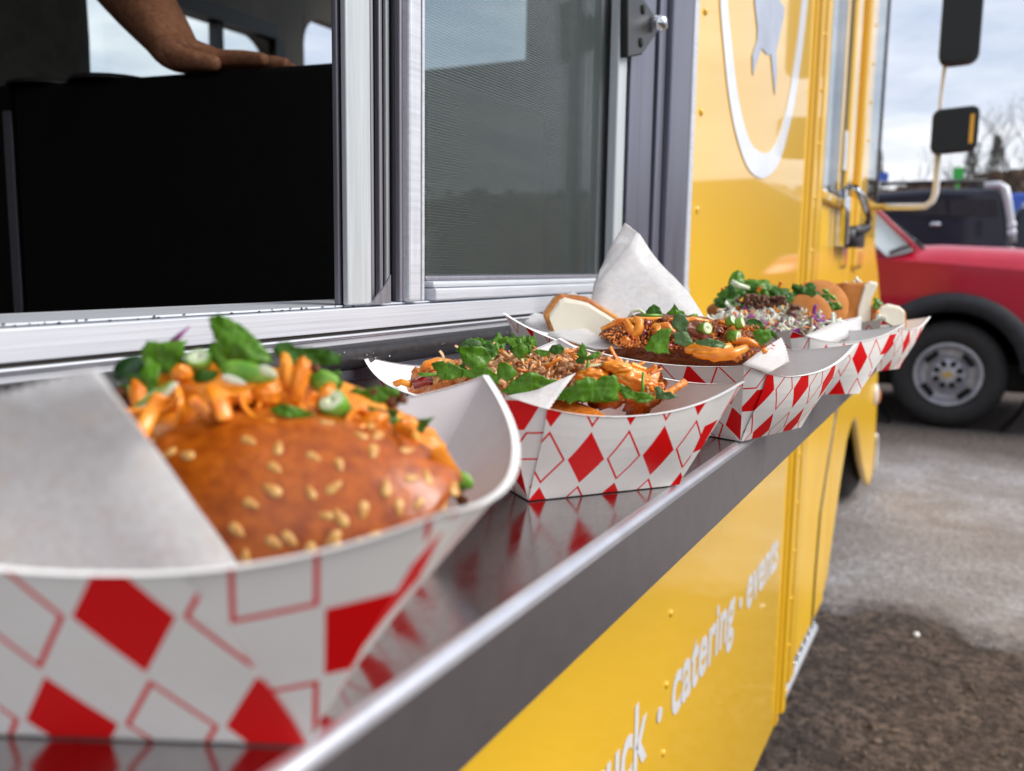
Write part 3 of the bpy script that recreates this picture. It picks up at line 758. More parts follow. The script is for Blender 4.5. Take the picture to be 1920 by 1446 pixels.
def fit_text(body, x0, x1):
    cu = bpy.data.curves.new('t', 'FONT'); cu.body = body; cu.size = SZ; cu.space_character = 1.02
    ob = bpy.data.objects.new('t', cu); COL.objects.link(ob); dg = bpy.context.evaluated_depsgraph_get()
    me = bpy.data.meshes.new_from_object(ob.evaluated_get(dg)); bpy.data.objects.remove(ob)
    w = max(v.co.x for v in me.vertices)-min(v.co.x for v in me.vertices)
    sx = (x1-x0)/w; text_on(body, x0, zb_t, SZ, 'decal_white', 'lettering', sx, .0030); return sx
s1 = fit_text('catering', x_c0, x_c1)
fit_text('events', x_e0, x_e1)
wk = .5
fit_text('food truck', x_k1-(x_c1-x_c0)*1.22, x_k1)
for a, b in ((x_k1, x_c0), (x_c1, x_e0)):
    p = ((a+b)/2, YW-.001, zb_t+.030); mb = MB(); mb.lathe([(0, .0006), (.010, .0006), (.010, 0)], p, (0, -1, 0), 16); part(mb, 'lettering_dot', 'decal_white')
# white oval line (outline in photo points on the side plane)
outer = [(1350, -40), (1352, 20), (1358, 90), (1366, 170), (1378, 240), (1394, 295), (1408, 322), (1427, 334), (1446, 326), (1463, 300), (1480, 240), (1494, 170), (1505, 90), (1513, 20), (1518, -40)]
inner = [(1363, -40), (1366, 20), (1373, 90), (1381, 160), (1391, 215), (1405, 262), (1420, 282), (1438, 287), (1453, 272), (1467, 236), (1480, 180), (1491, 110), (1499, 50), (1504, 0), (1507, -40)]
def smooth_pts(pts, n=4):
    out = []
    P = [Vector((a, b, 0)) for a, b in pts]
    for i in range(len(P)-1):
        p0 = P[max(i-1, 0)]; p1 = P[i]; p2 = P[i+1]; p3 = P[min(i+2, len(P)-1)]
        for k in range(n):
            t = k/n; out.append(.5*((2*p1)+(p2-p0)*t+(2*p0-5*p1+4*p2-p3)*t*t+(3*p1-3*p2-p0+p3)*t**3))
    out.append(P[-1]); return [(v.x, v.y) for v in out]
A_ = smooth_pts(outer); B_ = smooth_pts(inner)
fill([QY(a, b, YW-.0016) for a, b in A_]+[QY(a, b, YW-.0016) for a, b in B_[::-1]], (0, .0012, 0), 'oval_line', 'decal_white')
rib = [(1413, -40), (1416, 10), (1421, 55), (1420, 75), (1411, 105), (1412, 142), (1419, 118), (1428, 90), (1438, 102), (1446, 103), (1449, 135), (1453, 178), (1457, 135), (1456, 98), (1462, 70), (1470, 30), (1471, 14), (1463, 2), (1458, -40)]
fill([QY(a, b, YW-.0014) for a, b in rib], (0, .001, 0), 'ribbon_graphic', 'decal_grey')
# ---- mirrors
XM = 2.95
def mirror(px0, py0, px1, py1, name, rnd, tilt, stripe=False):
    a = QX(px0, py1, XM); b = QX(px1, py0, XM)
    y0, y1, z0, z1 = b.y, a.y, a.z, b.z
    n = 8; pts = []
    for cx_, cz_, s in ((y1-rnd, z1-rnd, 0), (y0+rnd, z1-rnd, 1), (y0+rnd, z0+rnd, 2), (y1-rnd, z0+rnd, 3)):
        for i in range(n+1):
            an = math.pi/2*(s+i/n); pts.append((cx_+rnd*math.cos(an), cz_+rnd*math.sin(an)))
    yc, zc_ = (y0+y1)/2, (z0+z1)/2
    def ring(x, k): return [Vector((x+(yc-y)*tilt, yc+(y-yc)*k, zc_+(z-zc_)*k+(y-yc)*-.10)) for y, z in pts]
    m = len(pts); r0, r1, r2, r3 = ring(XM-.012, 1.), ring(XM+.02, 1.), ring(XM+.06, .8), ring(XM-.014, .93)
    mb = MB(); f = [(i, (i+1) % m, m+(i+1) % m, m+i) for i in range(m)]
    mb.add(r0+r1+r2, f+[(a+m, b+m, c+m, d+m) for a, b, c, d in f]+[tuple(range(2*m, 3*m))])
    mb.add(r0+r3, f)
    o = part(mb, name, 'mirror_shell', False)
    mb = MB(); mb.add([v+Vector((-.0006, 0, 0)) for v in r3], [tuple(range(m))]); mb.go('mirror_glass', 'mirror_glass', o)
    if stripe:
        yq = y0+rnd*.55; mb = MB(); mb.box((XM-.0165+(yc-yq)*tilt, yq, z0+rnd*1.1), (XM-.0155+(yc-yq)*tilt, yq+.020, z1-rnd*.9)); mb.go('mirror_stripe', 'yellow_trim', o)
    return o
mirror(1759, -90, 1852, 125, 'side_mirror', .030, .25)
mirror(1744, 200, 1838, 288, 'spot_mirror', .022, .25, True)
arm = [QX(1646, 389, 3.05), QX(1661, 388, 3.035), QX(1680, 388, 3.02), QX(1715, 388, 3.0), QX(1735, 387, 3.0), QX(1748, 378, 3.0), QX(1754, 362, 3.0), QX(1756, 340, 3.0), QX(1759, 285, 3.0)]
mb = MB(); mb.tube(arm[1:], .0095, 12); part(mb, 'mirror_arm', 'cream_paint', True)
mb = MB(); mb.tube([QY(1630, 388, YW+.0), arm[0], arm[1]], [.010, .0095, .0092], 12); part(mb, 'mirror_arm', 'yellow_paint', True)
mb = MB(); mb.tube([QX(1759, 290, 3.0), QX(1764, 190, 3.0), QX(1771, 130, 3.0), QX(1775, 20, 3.0)], .0055, 10); part(mb, 'mirror_rod', 'cream_paint', True)

# ================================================================== INSIDE THE TRUCK
zb_ = zrel(.205)
a = QZ(0, 155, zb_); b = QZ(715, 109, zb_)
dirv = (b-a).normalized(); back = Vector((0, 0, 1)).cross(dirv); back = back if back.x > 0 else -back
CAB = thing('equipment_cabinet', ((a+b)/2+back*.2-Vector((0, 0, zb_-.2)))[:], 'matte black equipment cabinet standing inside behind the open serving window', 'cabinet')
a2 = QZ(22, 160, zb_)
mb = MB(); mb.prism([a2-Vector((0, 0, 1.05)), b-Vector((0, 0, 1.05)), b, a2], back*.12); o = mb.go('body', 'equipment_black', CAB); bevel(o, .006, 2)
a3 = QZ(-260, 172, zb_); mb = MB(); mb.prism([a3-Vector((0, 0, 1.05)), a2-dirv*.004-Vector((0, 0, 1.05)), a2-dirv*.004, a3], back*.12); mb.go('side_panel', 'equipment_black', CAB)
mb = MB(); mb.prism([a2-dirv*.014-Vector((0, 0, 1.0))-back*.003, a2-dirv*.002-Vector((0, 0, 1.0))-back*.003, a2-dirv*.002-back*.003-Vector((0, 0, .03)), a2-dirv*.014-back*.003-Vector((0, 0, .03))], back*.002); mb.go('corner_strip', 'aluminium_dull', CAB)
mb = MB()
for px, py, w_ in ((30, 152, 24), (150, 143, 40)):
    p = QZ(px, py, zb_)+back*.055; mb.lathe([(0, .006), (.03, .007), (.050, .005), (.052, 0)], p, (0, 0, 1), 20)
PL = mb
tag(PL.go('steel_dish', 'dark_channel', None, True), 'shallow dark lids lying on top of the black cabinet', 'lid')
# ---- the cook: only the side towards the window is in view
def skin_body(name, verts, edges, radii, mat, parent, root=0, sub=2):
    org = ORG[parent]
    me = bpy.data.meshes.new(name); me.from_pydata([tuple(Vector(v)-org) for v in verts], edges, [])
    o = bpy.data.objects.new(name, me); COL.objects.link(o); o.parent = parent; ORG[o] = org
    me.materials.append(MATS[mat])
    sk = o.modifiers.new('skin', 'SKIN'); sk.use_smooth_shade = True
    for i, r in enumerate(radii):
        d = me.skin_vertices[0].data[i]; d.radius = (r, r) if isinstance(r, (int, float)) else r; d.use_root = (i == root)
    ss = o.modifiers.new('sub', 'SUBSURF'); ss.levels = sub; ss.render_levels = sub
    return o
up = Vector((0, 0, 1))
def edge_at(px):
    lo, hi = a, b
    for _ in range(30):
        mid = (lo+hi)/2; c = mid-CAM; x = CX+F*Vector((AX.x, AY.x, AZ.x)).dot(c)/Vector((AX.z, AY.z, AZ.z)).dot(c)
        if x < px: lo = mid
        else: hi = mid
    return lo
sh = Q(70, -560, 1.52); el = Q(150, -150, 1.22)
PE = thing('person', (sh.x, sh.y+.05, .30), 'person inside the truck leaning a bare forearm and hand on the black cabinet', 'person')
palm0 = edge_at(320)+back*.020+up*.014; wrist = edge_at(286)+back*.030+up*.042
fd = dirv.copy(); sd_ = back
knc = palm0+fd*.062+back*.006; knc.z = zb_+.013
V = [el+Vector((0, 0, .02)), el.lerp(wrist, .35), el.lerp(wrist, .72), wrist, palm0.lerp(wrist, .35), palm0+fd*.015+up*.006]
V[5].z = zb_+.019
E_ = [(0, 1), (1, 2), (2, 3), (3, 4), (4, 5)]; Rr = [.050, .052, .041, (.033, .028), (.034, .022), (.040, .017)]
Lf = [.064, .071, .066, .050]
for k in range(4):
    off = (k-1.5)*.019; base = knc+sd_*(off+.016)+fd*(-.004*abs(k-1.2))
    spread = (fd+sd_*(k-1.5)*.09).normalized()
    i0 = len(V); V += [palm0.lerp(base, .5)+sd_*off*.3+up*.004, base+up*.004]
    V[i0].z = zb_+.017; V[i0+1].z = zb_+.014
    E_ += [(5, i0), (i0, i0+1)]; Rr += [(.013, .014), .0098]
    pz = [.012, .009, .007]; q0 = base
    for j, (fr, rr) in enumerate(((.45, .0088), (.78, .0078), (1., .0064))):
        pt = base+spread*Lf[k]*fr; pt.z = zb_+pz[j]; V.append(pt); E_.append((len(V)-2, len(V)-1)); Rr.append(rr)
# thumb leaves the side of the palm
tb = palm0-sd_*.022+fd*.010; tb.z = zb_+.013; i0 = len(V)
V += [tb, tb-sd_*.002+fd*.030-up*.004, tb+sd_*.002+fd*.056-up*.009]; E_ += [(5, i0), (i0, i0+1), (i0+1, i0+2)]; Rr += [.014, .0105, .0085]
skin_body('arm', V, E_, Rr, 'skin', PE, 5)
# torso, sleeves and head
tc_ = Vector((sh.x+.03, sh.y+.17, 0)); zs_ = 1.78
Vt = [(tc_.x, tc_.y, .82), (tc_.x, tc_.y, 1.02), (tc_.x, tc_.y, 1.25), (tc_.x, tc_.y, 1.50), (tc_.x, tc_.y, 1.62), (sh.x, sh.y, sh.z), (sh.x*.55+el.x*.45, sh.y*.55+el.y*.45, sh.z*.55+el.z*.45), (tc_.x+.02, tc_.y+.20, sh.z), (tc_.x+.02, tc_.y+.30, sh.z-.26), (tc_.x, tc_.y, .5), (tc_.x-.02, tc_.y-.10, .5-.2), (tc_.x, tc_.y+.10, .5-.2)]
Et = [(0, 1), (1, 2), (2, 3), (3, 4), (4, 5), (5, 6), (4, 7), (7, 8), (0, 9), (9, 10), (9, 11)]
skin_body('shirt', Vt, Et, [(.15, .13), (.15, .12), (.16, .13), (.16, .12), .09, .065, .062, .07, .06, .15, .09, .09], 'shirt', PE, 0)
skin_body('upper_arm', [Vector(Vt[6]).lerp(Vector(Vt[5]), .2), el+Vector((0, 0, .02)), el.lerp(wrist, .2)], [(0, 1), (1, 2)], [.050, .048, .047], 'skin', PE, 0)
mb = MB(); hz = 1.62+.25
hc_ = Vector((tc_.x-.03, tc_.y, sh.z+.20))
mb.blob(hc_, (.095, .078, .115), None, 3, shape=lambda p: Vector((p.x*(1-.12*max(0, -p.z)), p.y*(1-.22*max(0, -p.z)), p.z)))
mb.blob(hc_+Vector((-.095, 0, -.015)), (.018, .013, .022), None, 2)
for s in (-1, 1): mb.blob(hc_+Vector((.0, s*.078, -.01)), (.016, .008, .028), None, 2)
mb.tube([hc_-Vector((-.01, 0, .06)), hc_-Vector((-.02, 0, .19))], [.052, .058], 16); mb.go('head', 'skin', PE, True)
mb = MB(); mb.blob(hc_+Vector((.018, 0, .025)), (.096, .085, .108), None, 3, .05, 3); mb.go('hair', 'hair', PE, True)
mb = MB()
for s in (-1, 1): mb.blob(hc_+Vector((-.084, s*.030, .008)), (.010, .012, .008), None, 2)
mb.go('eyes', 'lamp_white', PE, True)

# ================================================================== TRAYS
H = .10
MD = dict(tl=1.826, ts=1.277, bl=1.536, bs=.706, hc=.530)
POSE = {1: (1.907, 1.840, -1.101), 2: (4.077, 1.999, -.663), 3: (5.703, 1.772, -.330), 4: (7.987, 1.656, -.587), 5: (9.919, 1.509, -.270)}
OBS = {1: dict(bR=(575, 1393), B=(910, 705)),
       2: dict(bN=(990, 938), bR=(1272, 908), R=(1394, 716), L=(684, 668), N=(945, 740)),
       3: dict(bR=(1500, 801), R=(1605, 645), L=(945, 588), N=(1395, 687)),
       4: dict(bR=(1610, 738), R=(1695, 608)), 5: dict(bR=(1685, 691), R=(1743, 594), bN=(1640, 697))}
TRLAB = {1: 'red and white diamond paper tray nearest the camera holding the sesame bun',
         2: 'red and white diamond paper tray holding orange noodles under cilantro',
         3: 'red and white diamond paper tray with fried chicken and toast',
         4: 'red and white diamond paper tray holding the cabbage slaw sandwich',
         5: 'red and white diamond paper tray furthest along the counter, with cut sandwich halves'}
TRAY = {}
def make_tray(i):
    x, y, a = POSE[i]; c = Vector((x*H, y*H, zc+.0006)); u = Vector((math.cos(a), math.sin(a), 0)); v = Vector((-math.sin(a), math.cos(a), 0))
    m = {k: w*H for k, w in MD.items()}
    P = {'bN': c-u*m['bs']/2-v*m['bl']/2, 'bR': c+u*m['bs']/2-v*m['bl']/2, 'bB': c+u*m['bs']/2+v*m['bl']/2, 'bL': c-u*m['bs']/2+v*m['bl']/2}
    for k, su, sv in (('N', -1, -1), ('R', 1, -1), ('B', 1, 1), ('L', -1, 1)):
        P[k] = c+u*su*m['ts']/2+v*sv*m['tl']/2+up*m['hc']
    for k, (px, py) in OBS[i].items():
        if k[0] == 'b': P[k] = QZ(px, py, c.z)
        else: P[k] = Q(px, py, depth(P[k]))
    T = thing('food_tray', c[:], TRLAB[i], 'food tray', 'diamond paper trays along the counter')
    TRAY[i] = dict(c=c, u=u, v=v, P=P, obj=T)
    sag = {'short': .0115, 'long': .010}; bow = {'short': .004, 'long': .013 if i == 1 else .007}
    def rim(A, B, s, out, kind):
        w = 1-abs(2*s-1)**2.2
        return A.lerp(B, s)-up*sag[kind]*w+out*bow[kind]*w
    NS, NT_ = 22, 8
    sides = [('bN', 'bR', 'N', 'R', -v, 'short'), ('bR', 'bB', 'R', 'B', u, 'long'), ('bB', 'bL', 'B', 'L', v, 'short'), ('bL', 'bN', 'L', 'N', -u, 'long')]
    for b0, b1, t0, t1, out, kind in sides:
        def surf(s, t, lift=0.):
            p = P[b0].lerp(P[b1], s).lerp(rim(P[t0], P[t1], s, out, kind), t)
            e_ = abs(2*s-1); p += out*((.0012 if i == 1 else .0030)*math.sin(math.pi*t)*(1-e_**3)) + out*(lift*(1-e_**14) if lift < 0 else lift)
            return p
        e = (P[b1]-P[b0]).normalized(); L = (P[b1]-P[b0]).length
        def pat(p, s, t, rot=0., ox=0., oy=0.):
            w = (p-P[b0]); uu = w.dot(e)-L/2; vv = math.sqrt(max(0, (w.length_squared-w.dot(e)**2)))
            uu += vv*.10 if kind == 'short' else 0
            if rot:
                cr, sr = math.cos(rot), math.sin(rot); uu, vv = uu*cr-vv*sr, uu*sr+vv*cr
            if i == 1 and kind == 'short': uu *= .86; vv *= 1.0
            return (uu+ox, vv+oy)
        def sheet(f, name, mat, inner, rot=0., ox=0., oy=0., par=T, s0=0, s1=1):
            V = []; U = []
            for jt in range(NT_+1):
                for js in range(NS+1):
                    t = jt/NT_; s = f(js/NS, t); p = surf(s, t, inner); V.append(p); U.append(pat(p, s, t, rot, ox, oy))
            Fc = [(jt*(NS+1)+js, jt*(NS+1)+js+1, (jt+1)*(NS+1)+js+1, (jt+1)*(NS+1)+js) for jt in range(NT_) for js in range(NS)]
            return mesh(name, V, Fc, mat, par, True, U)
        full = lambda s, t: s
        if kind == 'long':
            w = sheet(full, 'side_wall', 'card_print', .0, 0., .002, .004)
        else:
            gr = math.radians(46 if i == 1 else 52); gx, gy = .004, .006
            if i in GANCH and b0 == 'bN':
                nn = e.cross(((P['N']+P['R'])/2-(P['bN']+P['bR'])/2).normalized()); r = ray(*GANCH[i]); hit = CAM+r*((P['bN']-CAM).dot(nn)/r.dot(nn))
                g = pat(hit, 0, 0, gr); gx = .0090-(g[0] % .036); gy = .01525-g[1]+.061
            w = sheet(full, 'corner_gusset', 'card_print', .0, gr, gx, gy)
            k = TCUT.get(i, .15)
            if i == 1 and b0 == 'bN': k = min((abs(PIX(surf(1-q/200, 1)).x-345), q/200) for q in range(10, 95))[1]
            ox_, oy_ = 0., .0125
            if i in ANCH and b0 == 'bN':
                nn = e.cross(((P['N']+P['R'])/2-(P['bN']+P['bR'])/2).normalized()); r = ray(*ANCH[i]); hit = CAM+r*((P['bN']-CAM).dot(nn)/r.dot(nn))
                g = pat(hit, 0, 0); ox_ = .0090-(g[0] % .036); oy_ = .01525-g[1]+.061
            kl = min(k, .2); Lb = L; Lt = (P[t1]-P[t0]).length; dlt = (P[b0]-P[t0]).dot(e)
            def cut(s, t):
                a0_ = t*(-dlt+kl*Lt); a1_ = (1-t)*Lb+t*(-dlt+(1-k)*Lt); uu_ = a0_+(a1_-a0_)*s
                return (uu_+t*dlt)/((1-t)*Lb+t*Lt)
            w2 = sheet(cut, 'end_panel', 'card_print', .0006, 0., ox_, oy_)
            solid(w2, .00018, 1); w2.data.polygons.foreach_set('use_smooth', [False]*len(w2.data.polygons))
        # white inside face and cut edge
        wi = sheet(full, 'inner_face', 'card_white', -.0009); 
        V = []
        for js in range(NS+1):
            s = js/NS; p = surf(s, 1); V += [p+out*.0013+up*.0003, p-out*.0012+up*.0003]
        mesh('rim_edge', V, [(2*j, 2*j+1, 2*j+3, 2*j+2) for j in range(NS)], 'card_edge', T)
    ctr = [P['bN'], P['bR'], P['bB'], P['bL']]
    mesh('tray_base', [p+up*.0008 for p in ctr], [(0, 1, 2, 3)], 'card_white', T)
TCUT = {1: .2, 2: .15}; GANCH = {1: (690, 1190), 2: (1303, 822), 3: (1535, 700)}; ANCH = {1: (259, 1114), 2: (1086, 842), 3: (1420, 722), 4: (1607, 669), 5: (1687, 637)}
for i in range(1, 6): make_tray(i)

# ================================================================== PAPER SHEETS
def paper(pts, label, name='wax_paper', bend=.0, n=1, serr=None, tri=True, mat='wax_paper'):
    """sheet spanned over outline points; optional saw-tooth cut on some edges"""
    P = [Vector(p) for p in pts]; out = []
    for i in range(len(P)):
        a, b = P[i], P[(i+1) % len(P)]
        out.append(a)
        if serr and i in serr:
            L = (b-a).length; k = max(2, int(L/.0021)); c = sum(P, Vector())/len(P)
            for j in range(1, 2*k):
                p = a.lerp(b, j/(2*k))
                if j % 2: p = p+(c-p).normalized()*.0009
                out.append(p)
    bm = bmesh.new(); vs = [bm.verts.new(p) for p in out]; f = bm.faces.new(vs)
    bmesh.ops.triangulate(bm, faces=[f]); bmesh.ops.subdivide_edges(bm, edges=[e for e in bm.edges if e.calc_length() > .006], cuts=3, use_grid_fill=True)
    bmesh.ops.triangulate(bm, faces=bm.faces)
    nrm = sum((f.normal*f.calc_area() for f in bm.faces), Vector()).normalized() if bm.faces else up
    bm.verts.index_update()
    V = []
    for v in bm.verts:
        p = v.co.copy(); w = noise.fractal(p*38, 1, 2, 3); V.append(p+nrm*w*bend)
    Fc = [tuple(v.index for v in g.verts) for g in bm.faces]; bm.free()
    lo = min(v.z for v in V); c = sum(V, Vector())/len(V)
    o = mesh(name, V, Fc, mat, None, True, origin=(c.x, c.y, lo)); solid(o, .00012)
    return tag(o, label, 'paper sheet', 'wax paper sheets lining the trays')
paper([Q(-160, 1180, .205), Q(470, 1090, .203), Q(432, 1036, .200), Q(300, 853, .187), Q(180, 690, .172), Q(140, 697, .171), Q(0, 735, .169), Q(-160, 770, .168)],
      'large wax paper flap standing in front of the sesame bun', bend=.0012, serr=(4, 5, 6))
paper([Q(930, 800, .385), Q(944, 742, .392), Q(1010, 728, .395), Q(1080, 699, .402), Q(1040, 752, .392), Q(1003, 815, .380), Q(968, 880, .372)],
      'small torn wax paper corner sticking out of the noodle tray', bend=.001, serr=(3, 4, 5))
paper([Q(1085, 640, .655), Q(1108, 562, .675), Q(1113, 528, .685), Q(1140, 470, .695), Q(1171, 418, .70), Q(1200, 440, .695), Q(1238, 492, .69), Q(1290, 548, .675), Q(1318, 590, .66), Q(1345, 640, .64), Q(1200, 665, .64)],
      'tall pointed wax paper sheet standing behind the fried chicken', bend=.0025, serr=(1, 2, 3))
paper([Q(948, 587, .72), Q(965, 578, .715), Q(1010, 588, .70), Q(1080, 607, .665), Q(1168, 655, .60), Q(1120, 655, .60), Q(1040, 632, .635), Q(970, 605, .69)],
      'thin wax paper strip lying along the left rim of the chicken tray', bend=.001)
paper([Q(1035, 590, .69), Q(1050, 562, .71), Q(1072, 545, .72), Q(1090, 556, .715), Q(1110, 575, .70), Q(1090, 620, .67)],
      'wax paper corner peeking out behind the toast', bend=.001)
paper([Q(1392, 683, .575), Q(1430, 655, .585), Q(1466, 632, .60), Q(1474, 648, .598), Q(1481, 678, .592), Q(1440, 700, .58)],
      'wax paper flap folded up at the right end of the chicken', bend=.0006, serr=(2, 3))
paper([Q(1463, 655, .74), Q(1515, 627, .76), Q(1565, 604, .79), Q(1616, 592, .82), Q(1616, 620, .80), Q(1563, 645, .77), Q(1485, 680, .74)],
      'wax paper sheet draped over the near rim of the slaw tray', bend=.001)

# ================================================================== FOOD HELPERS
def leaf_shape(kind):
    """outline radius as a function of angle measured from the tip"""
    pts = []
    n = 72
    for i in range(n):
        a = -math.pi+2*math.pi*i/n
        if kind == 'cilantro':
            r = .62+.30*max(0, math.cos(a*2.5))**.8*(1 if abs(a) < 2.2 else .3)+.05*math.sin(a*21)+.03*math.sin(a*13+1)
            r *= (1 if abs(a) < 2.3 else .45+.55*(math.pi-abs(a))/.85) if abs(a) > 2.3 else 1
        elif kind == 'parsley':
            r = .70+.20*math.cos(a*3)+.085*math.sin(a*24)
            if abs(a) > 2.3: r *= .6
        elif kind == 'basil':
            r = .95-.18*abs(math.sin(a))**2-.12*(abs(a) > 2.6)
        else:
            r = .78+.12*math.cos(a*2)+.05*math.sin(a*18)
        pts.append((math.sin(a)*r*.86, math.cos(a)*r))
    return pts
SH = {k: leaf_shape(k) for k in ('cilantro', 'parsley', 'basil', 'round')}
LEAFC = {}
def leaf(c, size, facing, tipdir, parent, kind='cilantro', mat='leaf_green', fold=.25, curl=.25, asp=1., name='leaf', wob=.12, seed=0):
    """c centre, facing = normal, tipdir = direction of tip"""
    nrm = Vector(facing).normalized(); t = Vector(tipdir); t = (t-nrm*t.dot(nrm)).normalized(); s = t.cross(nrm)
    out = SH[kind]; n = len(out); rings = 6; V = [Vector(c)]; U = [(0, 0)]
    for k in range(1, rings+1):
        f = k/rings
        for (a, b) in out:
            x, y = a*f*asp, b*f
            z = -fold*abs(x)-curl*(y*y)*.5+wob*noise.noise(Vector((x*2.3+seed, y*2.3, seed*.7)))-.06*abs(math.sin(x*7+seed))*f
            V.append(Vector(c)+(s*x+t*y+nrm*z)*size); U.append((x, y))
    Fc = [(0, 1+i, 1+(i+1) % n) for i in range(n)]
    for k in range(rings-1):
        a0 = 1+k*n; b0 = a0+n
        Fc += [(a0+i, b0+i, b0+(i+1) % n, a0+(i+1) % n) for i in range(n)]
    o = mesh(name, V, Fc, mat, parent, True, U); solid(o, size*.012)
    return o
VIEW = Vector((AX.z, AY.z, AZ.z))           # world direction the camera looks along
RIGHT = R0; UPV = -R1
def lf(px, py, d, w, ang, parent, kind='cilantro', mat='leaf_green', tilt=(0, 0), **k):
    """leaf about w photo pixels across at a pixel and depth, tip turned ang degrees clockwise from up"""
    a = math.radians(ang); tip = UPV*math.cos(a)+RIGHT*math.sin(a)
    f = -VIEW+RIGHT*tilt[0]+UPV*tilt[1]
    return leaf(Q(px, py, d), w/2/F*d*1.15, f, tip-VIEW*(-.0), parent, kind, mat, seed=px*.37+py*.11, **k)
def trace(pts, d, parent, mat='leaf_green', sx=1., ox=0., oy=0., ser=.035, bend=.11, tip=None, name='leaf', dd=0., grow=1.04):
    """herb leaf with its own outline: points in photo pixels at depth d; curled, serrated, veined"""
    P = [(ox+x*sx, oy+y*sx) for x, y in pts]; n0 = len(P); dense = []
    for i in range(n0):
        p0, p1, p2, p3 = P[i-1], P[i], P[(i+1) % n0], P[(i+2) % n0]
        L = math.hypot(p2[0]-p1[0], p2[1]-p1[1]); m = max(2, int(L/3.0))
        for k in range(m):
            t = k/m; dense.append(tuple(.5*((2*p1[j])+(p2[j]-p0[j])*t*.7+(2*p0[j]-5*p1[j]+4*p2[j]-p3[j])*t*t*.35+(3*p1[j]-3*p2[j]-p0[j]+p3[j])*t**3*.35) if False else p1[j]+(p2[j]-p1[j])*t for j in (0, 1)))
    cx_ = sum(p[0] for p in P)/n0; cy_ = sum(p[1] for p in P)/n0; R_ = max(math.hypot(p[0]-cx_, p[1]-cy_) for p in P); n = len(dense); rings = 7
    sd = cx_*.13+cy_*.07; c0 = Q(cx_, cy_, d); px_m = d/F; V = []; U = []
    def put(x, y):
        u_, v_ = (x-cx_)/R_, -(y-cy_)/R_
        z = bend*R_*px_m*(u_*u_*.9+v_*v_*.4-.25+.9*noise.noise(Vector((u_*1.6+sd, v_*1.6, sd)))+.28*noise.noise(Vector((u_*5+sd, v_*5, 3))))
        V.append(Q(x, y, d)+VIEW*z*2.2+up*0+VIEW*dd*v_); U.append((u_*.8, v_*.8))
    put(cx_, cy_)
    for k in range(1, rings+1):
        f = k/rings
        for i, (x, y) in enumerate(dense):
            g = grow*(1+ser*(math.sin(i*1.05)+.6*math.sin(i*2.3+sd))*f**3)
            put(cx_+(x-cx_)*f*g, cy_+(y-cy_)*f*g)
    Fc = [(0, 1+i, 1+(i+1) % n) for i in range(n)]
    for k in range(rings-1):
        a0 = 1+k*n; b0 = a0+n; Fc += [(a0+i, b0+i, b0+(i+1) % n, a0+(i+1) % n) for i in range(n)]
    o = mesh(name, V, Fc, mat, parent, True, U); solid(o, .00010); return o
def stem(pts, r, parent, mat='stem_green', name='stem'):
    mb = MB(); P = [Q(*p) for p in pts]; mb.tube(P, [r]*(len(P)-1)+[r*.7], 8); return mb.go(name, mat, parent, True)
def scallion(px, py, d, w, ax, parent, ln=.6):
    """short ring of spring onion: green skin, pale core; ax = axis direction as (right, up, towards camera)"""
    r = w/2/F*d; A = (RIGHT*ax[0]+UPV*ax[1]-VIEW*ax[2]).normalized(); c = Q(px, py, d)-A*r*ln
    mb = MB(); mb.lathe([(r*.82, 2*r*ln), (r*.95, 2*r*ln), (r, 1.8*r*ln), (r*1.02, 0), (r*.8, 0)], c, A, 22); o = mb.go('scallion_ring', 'scallion_out', parent, True)
    mb = MB(); mb.lathe([(0, 1.72*r*ln), (r*.28, 1.8*r*ln), (r*.30, 2.0*r*ln), (r*.55, 2.02*r*ln), (r*.58, 1.85*r*ln), (r*.62, 2.0*r*ln), (r*.83, 2.0*r*ln), (r*.83, 0), (0, 0)], c, A, 22)
    mb.go('scallion_core', 'scallion_in', parent, True) if False else mesh('scallion_core', mb.v, mb.f, 'scallion_in', parent, True)
    return o
def strip(mb, p, d, L, w, th, curv, rng, seg=7):
    """ribbon curling in the plane (d, n)"""
    d = Vector(d).normalized(); n = d.orthogonal().normalized(); n = Quaternion(d, rng.uniform(0, 6.28)) @ n; s = d.cross(n)
    V = []; P = Vector(p); dd = d.copy()
    for i in range(seg+1):
        for a, b in ((-w, -th), (w, -th), (w, th), (-w, th)): V.append(P+s*a+n*b)
        P = P+dd*(L/seg); q = Quaternion(s, curv/seg); dd = q @ dd; n = q @ n
    Fc = [(0, 3, 2, 1), tuple(seg*4+i for i in range(4))]
    for i in range(seg):
        for k in range(4): Fc.append((i*4+k, i*4+(k+1) % 4, (i+1)*4+(k+1) % 4, (i+1)*4+k))
    mb.add(V, Fc)
def region(poly, rng):
    xs_ = [p[0] for p in poly]; ys_ = [p[1] for p in poly]
    while True:
        x, y = rng.uniform(min(xs_), max(xs_)), rng.uniform(min(ys_), max(ys_)); c = False
        for i in range(len(poly)):
            x1, y1 = poly[i]; x2, y2 = poly[i-1]
            if (y1 > y) != (y2 > y) and x < (x2-x1)*(y-y1)/(y2-y1)+x1: c = not c
        if c: return x, y

